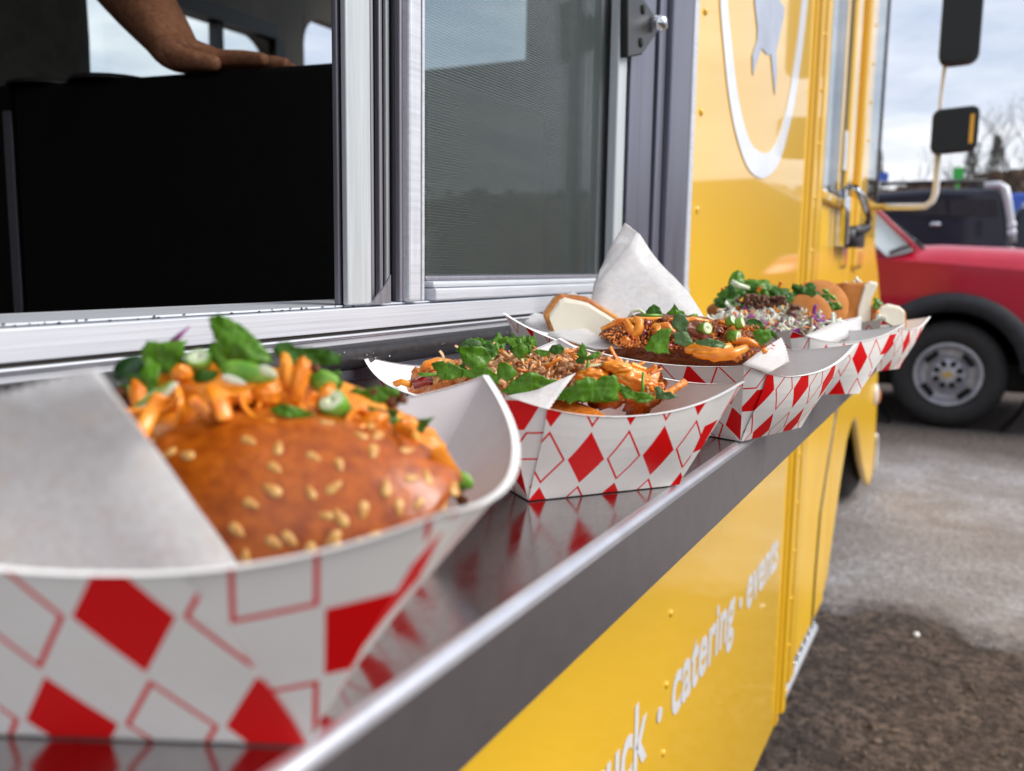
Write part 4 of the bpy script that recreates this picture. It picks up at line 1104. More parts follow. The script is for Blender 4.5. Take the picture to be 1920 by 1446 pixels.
# ================================================================== DISH 1 : sesame bun sandwich
rng = random.Random(11)
c1 = TRAY[1]['c']
D1 = thing('bun_sandwich', Q(560, 980, .235)[:], 'glossy sesame bun stuffed with orange sauce, scallion and big green leaves', 'sandwich')
bc = Q(566, 978, .241)
Rb = Matrix((RIGHT, UPV, -VIEW)).transposed()
tilt = Quaternion(RIGHT, math.radians(-16)) @ Rb.to_quaternion()
tilt = tilt @ Quaternion((0, 0, 1), math.radians(-9))
def bunshape(p):
    q = p.copy()
    q.x = math.copysign(abs(q.x)**.86, q.x); q.y = math.copysign(abs(q.y)**.85, q.y)
    q.y = q.y*(1-.10*q.x*q.x)
    return q
mb = MB(); mb.blob(bc, (.0495, .0300, .025), tilt, 5, .035, 1.6, 3, bunshape); mb.inside(1, -.010); BUN = mb.go('bun', 'seed_bun', D1, True)
bun_pts = list(mb.v)
# seeds lie on the side turned to the camera
cand = []
for v in bun_pts:
    nrm = (v-bc); l = tilt.inverted() @ nrm; nn = tilt @ Vector((l.x/.0495**2, l.y/.0300**2, l.z/.025**2)).normalized()
    if nn.dot(-VIEW) > .10: cand.append((v, nn, l))
seedme = None; placed = []
rng.shuffle(cand)
for v, nn, l in cand:
    if len(placed) >= 92: break
    dens = .28 if l.x < -.012 else 1.
    if l.y > .016: dens *= .35
    if rng.random() > dens: continue
    if v.z < c1.z+.012: continue
    if any((v-q).length < (.0026 if rng.random() < .3 else .0050) for q in placed): continue
    placed.append(v)
    if seedme is None:
        bm = bmesh.new(); bmesh.ops.create_icosphere(bm, subdivisions=2, radius=1)
        for w in bm.verts:
            w.co.x *= (1-.35*w.co.y); w.co = Vector((w.co.x*.0013, w.co.y*.0025, w.co.z*.0006))
        seedme = bpy.data.meshes.new('sesame_seed'); bm.to_mesh(seedme); bm.free(); seedme.materials.append(MATS['sesame'])
        seedme.polygons.foreach_set('use_smooth', [True]*len(seedme.polygons))
    o = bpy.data.objects.new('sesame_seed', seedme); COL.objects.link(o); o.parent = D1; o.location = v-ORG[D1]-nn*.0001
    o.rotation_mode = 'QUATERNION'; o.rotation_quaternion = nn.to_track_quat('Z', 'Y') @ Quaternion((0, 0, 1), rng.uniform(0, 6.28))
    s_ = rng.uniform(.8, 1.15); o.scale = (s_, s_, s_)
# second half of the bun behind, filling between
mb = MB(); mb.blob(Q(560, 960, .285), (.047, .026, .022), tilt, 4, .03, 1.6, 9, bunshape); mb.inside(1).go('bun_back', 'seed_bun', D1, True)
mb = MB(); mb.blob(Q(520, 838, .262), (.050, .023, .020), Rb.to_quaternion() @ Quaternion((0, 0, 1), math.radians(-11)), 5, .12, 3.5, 5); mb.inside(1).go('filling', 'spicy_mayo', D1, True)
# folds of sauce-coated carrot and noodle across the top
for k in range(46):
    t = rng.random()*.93; px = 250+t*610; py = 745+20*math.sin(t*3)+t*t*95-40*math.sin(math.pi*t)+rng.uniform(-22, 22); d = .243+rng.uniform(-.010, .016)
    mb = MB(); strip(mb, Q(px, py, d), UPV*rng.uniform(-1, -.2)+RIGHT*rng.uniform(-.8, .8)-VIEW*rng.uniform(-.5, .5), rng.uniform(.008, .018), rng.uniform(.0012, .0026), rng.uniform(.0006, .0011), rng.uniform(-1.6, 1.6), rng)
    o = mb.go('carrot_strip', rng.choice(['carrot', 'spicy_mayo', 'spicy_mayo', 'carrot']), D1, True); o.modifiers.new('s', 'SUBSURF').render_levels = 2
for (px, py, w, h, an) in ((560, 715, 34, 95, -14), (537, 700, 26, 80, 4), (610, 745, 30, 60, -25), (262, 745, 34, 70, 12), (340, 700, 40, 34, 0), (760, 800, 46, 34, 30), (445, 745, 90, 36, 5), (500, 740, 60, 50, 15), (700, 790, 60, 34, 20)):
    mb = MB(); r = 1/2/F*.240; mb.blob(Q(px, py, .243), (w*r, h*r, w*r*.8), Rb.to_quaternion() @ Quaternion((0, 0, 1), math.radians(an)), 4, .22, 2.2, px*.1)
    mb.go('sauced_carrot', 'carrot' if w < 40 else 'spicy_mayo', D1, True)
for (px, py, s_) in ((735, 755, 26), (755, 748, 20), (815, 872, 24), (835, 905, 26), (858, 925, 24), (845, 880, 18), (228, 735, 22), (240, 752, 20), (700, 735, 14), (590, 690, 20), (868, 940, 20)):
    mb = MB(); r = s_/2/F*.245; mb.blob(Q(px, py, .250 if px > 700 else .245), (r, r*.8, r), rq(rng), 3, .5, 2.5, px); mb.go('bacon_bit', 'fried_crust', D1, True)
# purple shred and pale scallion wedges
mb = MB(); mb.tube([Q(322, 643, .258), Q(338, 628, .257), Q(357, 611, .256)], [.0010, .0007, .0001], 8); mb.go('onion_shred', 'cabbage_purple', D1, True)
def wedge(p0, p1, w, d, mat, name='scallion_slice', th=.35):
    a, b = Q(*p0, d), Q(*p1, d); L = (b-a).length; r = w/2/F*d; ax = (b-a).normalized(); nn = -VIEW
    mb = MB(); q = Matrix((ax, nn.cross(ax).normalized(), ax.cross(nn.cross(ax)).normalized())).transposed().to_quaternion()
    mb.blob((a+b)/2, (L/2, r, r*th), q, 3, shape=lambda p: Vector((p.x, p.y*(1-.25*p.x), p.z))); return mb.go(name, mat, D1, True)
wedge((256, 768), (334, 718), 26, .238, 'scallion_in', th=.25)
wedge((250, 764), (328, 712), 8, .2365, 'scallion_out', th=.5)
wedge((486, 688), (520, 706), 18, .238, 'scallion_in', th=.2)
wedge((412, 690), (520, 708), 40, .2415, 'scallion_out')
wedge((415, 706), (462, 720), 15, .2395, 'scallion_in', th=.2)
wedge((222, 720), (268, 670), 56, .254, 'cucumber_skin', 'cucumber_slice', .5)
wedge((222, 745), (262, 715), 12, .249, 'scallion_out')
wedge((742, 785), (788, 838), 26, .248, 'scallion_out')
wedge((850, 893), (888, 912), 32, .246, 'scallion_out')
wedge((580, 712), (636, 716), 40, .249, 'scallion_out')
for pts_, d_, m_ in (([(393, 600), (400, 594), (412, 590), (430, 598), (455, 612), (480, 635), (500, 660), (506, 678), (470, 683), (432, 681), (415, 655), (400, 625)], .246, 'leaf_green'),
        ([(398, 640), (418, 652), (432, 680), (412, 692), (396, 676), (390, 655)], .251, 'leaf_green'),
        ([(276, 648), (281, 640), (300, 643), (347, 639), (343, 668), (331, 697), (300, 701), (280, 692), (266, 672), (270, 655)], .250, 'leaf_green'),
        ([(275, 672), (300, 688), (298, 720), (284, 745), (262, 764), (249, 753), (262, 720), (268, 690)], .243, 'leaf_green'),
        ([(335, 668), (352, 680), (356, 700), (340, 706), (326, 690)], .252, 'leaf_dark'),
        ([(514, 660), (520, 645), (540, 640), (548, 650), (580, 652), (610, 655), (637, 666), (632, 682), (600, 686), (560, 684), (530, 674)], .254, 'leaf_dark'),
        ([(356, 706), (380, 694), (408, 696), (400, 712), (372, 718)], .247, 'leaf_dark'),
        ([(575, 708), (596, 698), (622, 702), (641, 722), (622, 738), (598, 737), (582, 724)], .252, 'leaf_dark'),
        ([(622, 700), (636, 694), (643, 716), (636, 732), (626, 716)], .256, 'leaf_green'),
        ([(645, 738), (668, 727), (692, 735), (682, 754), (655, 752)], .258, 'leaf_green'),
        ([(668, 744), (690, 728), (715, 725), (746, 730), (753, 742), (742, 764), (715, 769), (690, 756)], .255, 'leaf_green'),
        ([(690, 762), (720, 770), (746, 768), (742, 790), (754, 818), (722, 808), (700, 786)], .252, 'leaf_dark'),
        ([(753, 794), (772, 786), (795, 786), (813, 782), (802, 797), (792, 814), (770, 808)], .262, 'leaf_dark'),
        ([(503, 768), (530, 757), (560, 764), (592, 780), (555, 784), (520, 778)], .232, 'leaf_green'),
        ([(236, 706), (262, 690), (282, 678), (270, 712), (248, 742), (224, 752), (222, 726)], .253, 'leaf_dark')):
    trace(pts_, d_, D1, m_)
scallion(372, 676, .249, 46, (.05, .75, .65), D1, .45)
scallion(628, 762, .242, 54, (-.25, .62, .7), D1, .7)
scallion(596, 762, .238, 0.1, (0, 1, 0), D1, .3) if False else None

# ================================================================== DISH 2 : saucy noodles with herbs
rng = random.Random(21)
c2 = TRAY[2]['c']
D2 = thing('herb_noodles', (c2.x, c2.y, c2.z+.002), 'heap of orange sauced noodles topped with cilantro, fried crumbs and shallot', 'noodle dish')
q2 = Rb.to_quaternion()
mb = MB(); vv = TRAY[2]['v']; uu = TRAY[2]['u']; qz = Matrix((uu, vv, up)).transposed().to_quaternion()
mb.blob(c2+up*.012, (.040, .078, .022), qz, 4, .15, 2.4, 4); mb.inside(2).go('noodle_bed', 'crumb_orange', D2, True)
top2 = [(795, 712), (800, 690), (850, 668), (900, 650), (960, 652), (1040, 660), (1100, 672), (1150, 690), (1200, 690), (1235, 715), (1260, 735), (1230, 748), (1100, 750), (960, 745), (860, 725)]
mb = MB(); 
for k in range(36):
    t = k/35; px = 800+t*450; py = 730-24*math.sin(math.pi*t)+t*12+rng.uniform(-8, 8); d = .482-.03*t+rng.uniform(-.01, .015)
    mb.blob(Q(px, py, d), (rng.uniform(.007, .012),)*3, rq(rng), 3, .45, 3.2, k, oct=5)
mb.inside(2).go('noodle_heap', 'crumb_orange', D2, True)
for k in range(210):
    px, py = region(top2, rng); d = .455-(px-1000)*.00006-(py-700)*.0002+rng.uniform(-.006, .004)
    mb = MB(); r = rng.uniform(.0008, .0023); mb.blob(Q(px, py, d-.004), (r*rng.uniform(1, 2), r, r*.8), rq(rng), 2, .9, 4.5, k)
    mb.go('fried_crumb', rng.choice(['crumb_gold', 'crumb_gold', 'crumb_orange']), D2, True)
mb = MB()
for k in range(450):
    px, py = region([(900, 700), (960, 668), (1080, 660), (1180, 690), (1230, 700), (1180, 735), (1000, 735)], rng); d = .447-(py-700)*.0002+rng.uniform(-.008, .0)
    r = rng.uniform(.0004, .0012); mb.blob(Q(px, py-4, d), (r*1.5, r*rng.uniform(.4, 1), r*.4), rq(rng), 1, .5, 2, k)
o = mb.go('fine_crumbs', 'crumb_gold', D2, True); o['kind'] = 'stuff'
mb = MB()
for k in range(420):
    px, py = region([(860, 690), (960, 664), (1080, 656), (1180, 680), (1235, 705), (1180, 738), (960, 738)], rng); r = rng.uniform(.0006, .0017)
    mb.blob(Q(px, py-3, .440-(py-700)*.0002+rng.uniform(-.008, .002)), (r*2, r*rng.uniform(.4, 1), r*.5), rq(rng), 1, .5, 2, k)
o = mb.go('pale_crumbs', 'fried_shallot', D2, True); o['kind'] = 'stuff'
for k in range(60):
    px, py = region([(830, 690), (960, 664), (1080, 656), (1180, 680), (1240, 710), (1180, 735), (900, 735)], rng)
    mb = MB(); strip(mb, Q(px, py-2, .438+rng.uniform(-.006, .004)), RIGHT*rng.uniform(-1, 1)+UPV*rng.uniform(-.25, .25)-VIEW*rng.uniform(-.3, .3), rng.uniform(.004, .010), rng.uniform(.0004, .0010), .0004, rng.uniform(-1.5, 1.5), rng, 5)
    mb.go('meat_shred', rng.choice(['crumb_orange', 'fried_shallot', 'spicy_mayo', 'crumb_orange']), D2, True)
def noodle(pts, r, mat='carrot', par=D2, name='noodle'):
    mb = MB(); mb.tube([Q(*p) for p in pts], r, 8); o = mb.go(name, mat, par, True); return o
noodle([(1215, 735, .43), (1245, 740, .43), (1268, 728, .432), (1285, 716, .434)], .0019, 'crumb_orange')
noodle([(1195, 728, .43), (1225, 745, .428), (1262, 738, .43)], .0018, 'carrot')
noodle([(790, 700, .475), (800, 684, .475), (820, 678, .478), (845, 682, .48)], .0024, 'carrot')
noodle([(795, 705, .478), (806, 692, .47), (818, 690, .47)], .0016, 'crumb_orange')
noodle([(738, 722, .47), (752, 716, .47), (770, 722, .468)], .0018, 'carrot')
noodle([(775, 722, .468), (800, 712, .468), (840, 716, .468)], .0030, 'chili_sauce')
for (px, py, w, h, an) in ((1185, 712, 70, 44, -18), (1160, 690, 62, 24, -10), (1215, 722, 40, 30, -30), (1110, 705, 60, 30, 0)):
    mb = MB(); r = 1/2/F*.437; mb.blob(Q(px, py, .430), (w*r, h*r, w*r*.6), q2 @ Quaternion((0, 0, 1), math.radians(an)), 4, .25, 2.6, px*.1, oct=5); mb.go('sauced_noodle', 'spicy_mayo', D2, True)
for k in range(20):
    px, py = region([(1090, 690), (1180, 668), (1225, 700), (1220, 740), (1100, 740)], rng)
    mb = MB(); strip(mb, Q(px, py, .436+rng.uniform(-.003, .006)), RIGHT*rng.uniform(-1, 1)+UPV*rng.uniform(-.2, .2), rng.uniform(.006, .012), .0011, .0007, rng.uniform(-2, 2), rng)
    mb.go('noodle', rng.choice(['carrot', 'spicy_mayo', 'crumb_orange']), D2, True)
for (px, py, a_, b_) in ((920, 655, 18, -6), (1040, 652, 10, 22), (1035, 700, 24, 24), (875, 668, 16, 10), (832, 672, 8, -14), (865, 660, 12, -12), (1055, 668, 14, 12)):
    mb = MB(); strip(mb, Q(px-a_, py+b_, .448), RIGHT*a_+UPV*b_*.6, .0075, .0014, .00025, 1.1, rng); mb.go('fried_shallot', 'fried_shallot', D2, True)
mb = MB(); mb.blob(Q(1147, 693, .434), (.0040, .0018, .0018), q2 @ Quaternion((0, 0, 1), -.7), 3, .2); mb.go('chili_flake', 'chili_sauce', D2, True)
mb = MB(); mb.blob(Q(922, 686, .447), (.0030, .0028, .0028), None, 3, .5, 2.5); mb.go('fried_crumb', 'crumb_gold', D2, True)
for a in ((915, 648, .470, 40, -70, 'cilantro', 'leaf_dark', (0, .3)), (935, 636, .475, 24, 0, 'cilantro', 'leaf_green', (0, .2)), (980, 645, .468, 50, 60, 'parsley', 'leaf_green', (.3, .5)),
          (1070, 742, .42, 40, 60, 'cilantro', 'leaf_green', (0, .5)), (1205, 743, .422, 40, 95, 'cilantro', 'leaf_green', (0, .7)), (1010, 742, .43, 40, -40, 'parsley', 'leaf_dark', (0, .5)), (965, 738, .432, 50, 80, 'cilantro', 'leaf_dark', (0, .5))):
    lf(a[0], a[1], a[2]*.972, a[3]*1.05, a[4], D2, a[5], a[6], a[7])
for k in range(44):
    px, py = region([(860, 660), (900, 635), (1000, 632), (1010, 670), (940, 690), (860, 690)], rng)
    lf(px, py, .455+rng.uniform(-.01, .012), rng.uniform(18, 36), rng.uniform(-180, 180), D2, 'cilantro', rng.choice(['leaf_green', 'leaf_green', 'leaf_dark']), (rng.uniform(-.6, .6), rng.uniform(0, .8)))
K1 = dict(sx=.1458, ox=780, oy=600); K2 = dict(sx=.15625, ox=1020, oy=600)
for pts_, d_, m_, K_ in (([(570,370),(700,360),(830,355),(900,400),(930,470),(930,520),(880,590),(800,600),(700,600),(640,560),(600,480),(575,420)], .440, 'leaf_green', K1),
        ([(225,570),(300,555),(350,530),(390,570),(420,550),(500,590),(560,620),(640,650),(560,720),(440,750),(340,760),(290,690),(250,620)], .432, 'leaf_green', K1),
        ([(620,650),(720,640),(760,600),(820,620),(900,610),(960,660),(1050,720),(1040,820),(940,760),(800,740),(700,740),(620,720)], .430, 'leaf_green', K1),
        ([(1060,590),(1110,560),(1180,570),(1260,640),(1290,680),(1240,740),(1180,780),(1120,750),(1060,690)], .430, 'leaf_green', K1),
        ([(1150,920),(1220,840),(1280,780),(1360,730),(1430,690),(1550,700),(1650,760),(1760,780),(1840,790),(1700,850),(1560,900),(1480,960),(1350,950)], .415, 'leaf_green', K1),
        ([(525,400),(580,320),(660,260),(740,255),(820,290),(830,350),(700,360),(560,400)], .448, 'leaf_grey', K1),
        ([(1520,400),(1600,385),(1690,400),(1710,450),(1640,470),(1560,440)], .445, 'leaf_green', K1),
        ([(1720,400),(1760,330),(1850,320),(1900,370),(1880,420),(1780,440)], .443, 'leaf_dark', K1),
        ([(860,330),(960,300),(1010,360),(980,470),(900,460),(860,400)], .452, 'leaf_dark', K1),
        ([(1240,330),(1290,250),(1340,300),(1420,340),(1430,430),(1330,480),(1260,440)], .448, 'leaf_green', K1),
        ([(1060,270),(1150,225),(1250,250),(1290,330),(1240,350),(1170,290),(1080,310)], .446, 'leaf_green', K1),
        ([(215,920),(240,850),(350,800),(430,740),(520,700),(600,710),(640,760),(660,700),(740,690),(800,680),(860,740),(870,820),(850,930),(820,965),(600,965),(400,955),(280,950)], .408, 'leaf_green', K2),
        ([(400,420),(430,330),(460,285),(500,330),(515,400),(500,450),(430,440)], .440, 'leaf_green', K2),
        ([(490,460),(560,420),(640,380),(680,400),(650,440),(560,480)], .438, 'leaf_green', K2),
        ([(390,480),(440,430),(490,460),(480,520),(400,520)], .441, 'leaf_dark', K2),
        ([(890,820),(940,770),(980,820),(1010,790),(1060,850),(1120,880),(1200,870),(1260,930),(1100,945),(980,930)], .412, 'leaf_green', K2),
        ([(1350,820),(1400,805),(1440,870),(1500,860),(1600,920),(1480,945),(1360,940)], .412, 'leaf_grey', K2)):
    trace(pts_, d_*.965, D2, m_, ser=.05, grow=1.16, **K_)
stem([(912, 676, .462), (920, 655, .462), (932, 634, .46)], .0010, D2); stem([(928, 650, .462), (950, 634, .46), (965, 640, .458), (966, 668, .456)], .0011, D2)
stem([(785, 702, .452), (800, 703, .452), (825, 702, .452)], .0011, D2); stem([(1205, 740, .418), (1205, 720, .42), (1206, 698, .42)], .0008, D2); stem([(1092, 694, .43), (1110, 686, .43), (1145, 682, .43)], .0008, D2, 'scallion_in')
stem([(1098, 700, .43), (1102, 684, .43), (1104, 676, .43)], .0009, D2); stem([(960, 660, .46), (985, 668, .455), (1020, 676, .45)], .0008, D2)

# ================================================================== DISH 3 : fried chicken, toast
rng = random.Random(31)
c3 = TRAY[3]['c']
D3 = thing('fried_chicken', (c3.x, c3.y, c3.z+.002), 'crusty fried chicken under red chili sauce and orange mayo, with scallion rings', 'fried chicken')
q3 = Rb.to_quaternion()
mb = MB(); mb.blob(Q(1290, 655, .625), (.055, .021, .034), q3 @ Quaternion((0, 0, 1), math.radians(-12)), 6, .22, 3.2, 8, oct=6); mb.go('chicken', 'fried_crust', D3, True)
mb = MB(); mb.blob(Q(1190, 640, .635), (.026, .017, .022), q3 @ Quaternion((0, 0, 1), math.radians(10)), 5, .25, 3, 2, oct=6); mb.go('chicken', 'fried_crust', D3, True)
mb = MB(); mb.blob(c3+up*.010, (.034, .070, .018), Matrix((TRAY[3]['u'], TRAY[3]['v'], up)).transposed().to_quaternion(), 4, .1, 2, 4); mb.inside(3, .007).go('rice_bed', 'crumb_gold', D3, True)
def drizzle(pts, r, mat='spicy_mayo', par=D3, flat_=1.):
    mb = MB(); P = [Q(*p) for p in pts]; out = []
    for i in range(len(P)-1):
        for k in range(4): out.append(P[i].lerp(P[i+1], k/4))
    out.append(P[-1]); n = len(out)
    mb.tube(out, [r*(.55+.45*math.sin(math.pi*(i+.5)/n))*(1+.25*noise.noise(out[i]*300)) for i in range(n)], 10)
    o = mb.go('sauce_drizzle', mat, par, True); return o
drizzle([(1128, 617, .612), (1160, 603, .605), (1200, 600, .604), (1240, 598, .606)], .0022)
drizzle([(1172, 600, .600), (1180, 612, .598), (1188, 628, .597), (1184, 642, .598)], .0030)
drizzle([(1188, 598, .598), (1200, 604, .597), (1196, 622, .596), (1184, 630, .596)], .0034)
drizzle([(1228, 614, .598), (1250, 612, .597), (1262, 626, .596), (1264, 632, .596)], .0032)
drizzle([(1250, 600, .602), (1275, 603, .600), (1300, 600, .602), (1330, 604, .604)], .0024)
drizzle([(1286, 620, .598), (1300, 626, .596), (1320, 632, .596), (1310, 622, .598)], .0026)
drizzle([(1285, 655, .585), (1320, 652, .58), (1345, 660, .578), (1370, 650, .58)], .0046)
drizzle([(1300, 662, .580), (1340, 668, .575), (1372, 664, .574), (1400, 652, .578)], .0040)
drizzle([(1372, 640, .59), (1400, 640, .588), (1420, 648, .588)], .0030)
drizzle([(1345, 602, .606), (1375, 610, .604), (1405, 616, .604), (1430, 622, .602)], .0018)
for k in range(40):
    px, py = region([(1130, 625), (1200, 598), (1330, 598), (1440, 620), (1445, 660), (1400, 672), (1280, 650), (1160, 650)], rng)
    mb = MB(); r = rng.uniform(.0016, .0036); mb.blob(Q(px, py, .600+rng.uniform(-.004, .006)-(py-620)*.0003), (r*1.5, r, r), rq(rng), 3, .4, 2.2, k); mb.go('chili_glaze', rng.choice(['chili_sauce', 'chili_sauce', 'fried_crust', 'spicy_mayo']), D3, True)
mb = MB()
for k in range(1500):
    px, py = region([(1120, 628), (1190, 597), (1330, 596), (1440, 612), (1452, 655), (1400, 676), (1280, 655), (1160, 650)], rng)
    r = rng.uniform(.0003, .0011); mb.blob(Q(px, py, .599+rng.uniform(-.006, .006)-(py-620)*.0003), (r*1.4, r*rng.uniform(.4, 1), r*.4), rq(rng), 1, .5, 2, k)
o = mb.go('fine_crumbs', 'crumb_orange', D3, True); o['kind'] = 'stuff'
for (px, py, w, ax) in ((1321, 617, 24, (.5, .15, .85)), (1376, 632, 26, (.8, -.1, .6)), (1370, 602, 18, (.6, .3, .7)), (1386, 606, 20, (.8, .2, .5))): scallion(px, py, .592, w, ax, D3, .75)
K3 = dict(sx=.2083, ox=1100, oy=540)
for pts_, d_, m_ in (([(535,545),(560,490),(590,440),(640,395),(690,375),(745,370),(750,400),(732,470),(735,580),(620,578)], .572, 'leaf_green'),
        ([(780,300),(800,250),(830,230),(880,250),(910,300),(900,350),(905,390),(830,390),(775,340)], .585, 'leaf_grey'), ([(785,420),(860,390),(910,410),(940,460),(960,500),(870,525),(800,490)], .578, 'leaf_grey'),
        ([(540,230),(560,180),(600,150),(660,180),(672,230)], .600, 'leaf_dark'), ([(725,235),(765,190),(790,150),(830,200),(870,210),(885,240),(800,245)], .598, 'leaf_green'),
        ([(980,480),(1050,465),(1100,455),(1180,475),(1255,500),(1220,540),(1120,530),(1000,505)], .572, 'leaf_grey'), ([(1505,400),(1560,372),(1600,385),(1640,380),(1662,440),(1620,490),(1570,512),(1520,450)], .580, 'leaf_green'),
        ([(1450,315),(1510,278),(1560,300),(1600,340),(1705,410),(1700,450),(1620,410),(1520,370)], .610, 'leaf_dark'), ([(350,290),(370,280),(400,285),(380,305),(355,305)], .61, 'leaf_dark')):
    trace(pts_, d_*.985, D3, m_, ser=.05, grow=1.1, **K3)
stem([(1198, 593, .61), (1215, 592, .608), (1242, 592, .608)], .0014, D3); stem([(1180, 598, .615), (1184, 585, .615), (1198, 581, .615), (1212, 590, .612)], .0012, D3, 'scallion_in'); stem([(1290, 596, .61), (1300, 592, .61), (1308, 590, .61)], .0013, D3)
# toast slice
bp = [(1018, 592), (1040, 561), (1052, 554), (1064, 556), (1085, 557), (1104, 560), (1120, 570), (1140, 582), (1160, 594), (1170, 604), (1120, 655), (1040, 640)]
TO = thing('toast_slice', Q(1095, 615, .66)[:], 'thick slice of white toast with browned crust, leaning beside the fried chicken', 'toast')
def prism_px(pts, d0, d1, name, mat, par, grow=1., bv=.0015):
    cx_ = sum(p[0] for p in pts)/len(pts); cy_ = sum(p[1] for p in pts)/len(pts)
    P = [Q(cx_+(x-cx_)*grow, cy_+(y-cy_)*grow, d0) for x, y in pts]; off = VIEW*(d1-d0)+up*.004
    mb = MB(); mb.prism(P, off); o = mb.go(name, mat, par); bevel(o, bv, 3); return o
prism_px(bp, .652, .676, 'crust', 'toast_crust', TO, 1.0, .002)
ip = [(1029, 598), (1049, 570), (1058, 566), (1085, 571), (1102, 575), (1118, 585), (1138, 597), (1153, 607), (1160, 613), (1120, 652), (1044, 636)]
prism_px(ip, .6505, .653, 'crumb', 'bread_crumb', TO, 1.0, .0008)

# ================================================================== DISH 4 : slaw sandwich
rng = random.Random(41)
c4_ = TRAY[4]['c']
D4 = thing('slaw_sandwich', (c4_.x, c4_.y, c4_.z+.002), 'brown roll opened over cabbage slaw, minced meat and green herbs', 'sandwich')
q4 = Rb.to_quaternion()
mb = MB(); mb.blob(c4_+up*.012, (.036, .074, .022), Matrix((TRAY[4]['u'], TRAY[4]['v'], up)).transposed().to_quaternion(), 4, .1, 2, 4); mb.inside(4).go('noodle_bed', 'noodle_tan', D4, True)
def disc(px, py, w, h, d, an, mat, name, par, th=.5, sd=0): 
    r = 1/2/F*d; mb = MB(); mb.blob(Q(px, py, d), (w*r, h*r, w*r*th), q4 @ Quaternion((0, 0, 1), math.radians(an)), 4, .04, 1.5, sd); return mb.go(name, mat, par, True)
disc(1540, 572, 104, 92, .90, -25, 'bun_brown', 'bun', D4, .35, 1)
disc(1535, 578, 84, 74, .872, -25, 'bun_dark', 'bun_inside', D4, .30, 2)
disc(1515, 592, 92, 84, .845, -20, 'bun_brown', 'bun', D4, .35, 3)
disc(1400, 590, 150, 50, .89, -8, 'bun_dark', 'bun', D4, .6, 4)
slaw = [(1335, 600), (1360, 575), (1420, 572), (1500, 580), (1560, 597), (1575, 612), (1540, 632), (1470, 628), (1400, 610), (1350, 608)]
mb = MB()
for k in range(30):
    px, py = region(slaw, rng); mb.blob(Q(px, py+16, .825+rng.uniform(-.01, .01)), (.008,)*3, rq(rng), 2, .3, 2, k)
mb.go('slaw_mass', 'cabbage_white', D4, True)
for k in range(230):
    px, py = region(slaw, rng); mb = MB(); w_ = rng.random()
    mt = 'cabbage_white' if w_ < .60 else ('cabbage_purple' if w_ < .82 else 'carrot')
    strip(mb, Q(px, py, .802+rng.uniform(-.006, .006)-(py-600)*.0006), RIGHT*rng.uniform(-1, 1)+UPV*rng.uniform(-.7, .7)-VIEW*rng.uniform(-.4, .4), rng.uniform(.005, .012), rng.uniform(.0010, .0019), .0004, rng.uniform(-2.2, 2.2), rng, 5)
    o = mb.go({'cabbage_white': 'cabbage_shred', 'cabbage_purple': 'cabbage_shred', 'carrot': 'carrot_shred'}[mt], mt, D4, True)
for poly, n_, d_ in (([(1375, 568), (1395, 553), (1470, 556), (1475, 572), (1420, 578)], 110, .815), ([(1470, 570), (1500, 575), (1560, 600), (1550, 610), (1480, 590)], 14, .80), ([(1500, 618), (1560, 612), (1545, 632), (1490, 632)], 26, .79)):
    for k in range(n_):
        px, py = region(poly, rng); r = rng.uniform(.0010, .0024); mb = MB(); mb.blob(Q(px, py, d_+rng.uniform(-.006, .006)), (r*1.4, r, r*.8), rq(rng), 2, .9, 4., k); mb.go('minced_meat', 'minced_meat', D4, True)
for k in range(22):
    px, py = region([(1455, 612), (1560, 618), (1540, 640), (1480, 636)], rng); mb = MB(); strip(mb, Q(px, py, .79), RIGHT*rng.uniform(-1, 1)+UPV*rng.uniform(-.4, .4), .014, .0014, .0008, rng.uniform(-1.5, 1.5), rng); mb.go('noodle', 'noodle_tan', D4, True)
for k in range(34):
    px, py = region([(1350, 570), (1368, 535), (1400, 528), (1450, 545), (1520, 540), (1520, 556), (1400, 572)], rng)
    lf(px, py, .845+rng.uniform(-.015, .015), rng.uniform(24, 46), rng.uniform(-120, 120), D4, rng.choice(['parsley', 'cilantro', 'round']), rng.choice(['leaf_green', 'leaf_dark', 'leaf_dark']), (rng.uniform(-.5, .5), rng.uniform(0, .8)))
for k in range(16):
    px, py = region([(1500, 545), (1545, 540), (1575, 570), (1570, 582), (1545, 560), (1500, 556)], rng)
    lf(px, py, .858, rng.uniform(18, 34), rng.uniform(-120, 120), D4, 'cilantro', rng.choice(['leaf_green', 'leaf_dark']), (rng.uniform(-.5, .5), rng.uniform(0, .8)))
lf(1382, 527, .84, 44, 20, D4, 'round', 'leaf_green', (0, .2)); lf(1420, 535, .845, 52, 65, D4, 'parsley', 'leaf_green', (0, .4))
stem([(1371, 528, .83), (1385, 535, .83), (1405, 541, .83)], .0024, D4, 'scallion_in')
for (px, py, an) in ((1562, 558, 40), (1572, 572, 55), (1548, 546, 30)):
    r = 1/2/F*.85; mb = MB(); mb.blob(Q(px, py, .848), (15*r, 8*r, 8*r), q4 @ Quaternion((0, 0, 1), math.radians(-an)), 3, .1); mb.go('green_pepper', 'cucumber_green' if 'cucumber_green' in MATS else 'stem_green', D4, True)
for (px, py) in ((1504, 538), (1352, 551), (1420, 548), (1460, 540)):
    mb = MB(); strip(mb, Q(px, py, .84), RIGHT*.5+UPV, .006, .0015, .0008, .5, rng); mb.go('carrot_shred', 'carrot', D4, True)
for (px, py, w_) in ((1582, 612, 26), (1574, 606, 18)):
    disc(px, py, w_, w_*.8, .80, 0, 'cabbage_white', 'cabbage_shred', D4, .8, px)

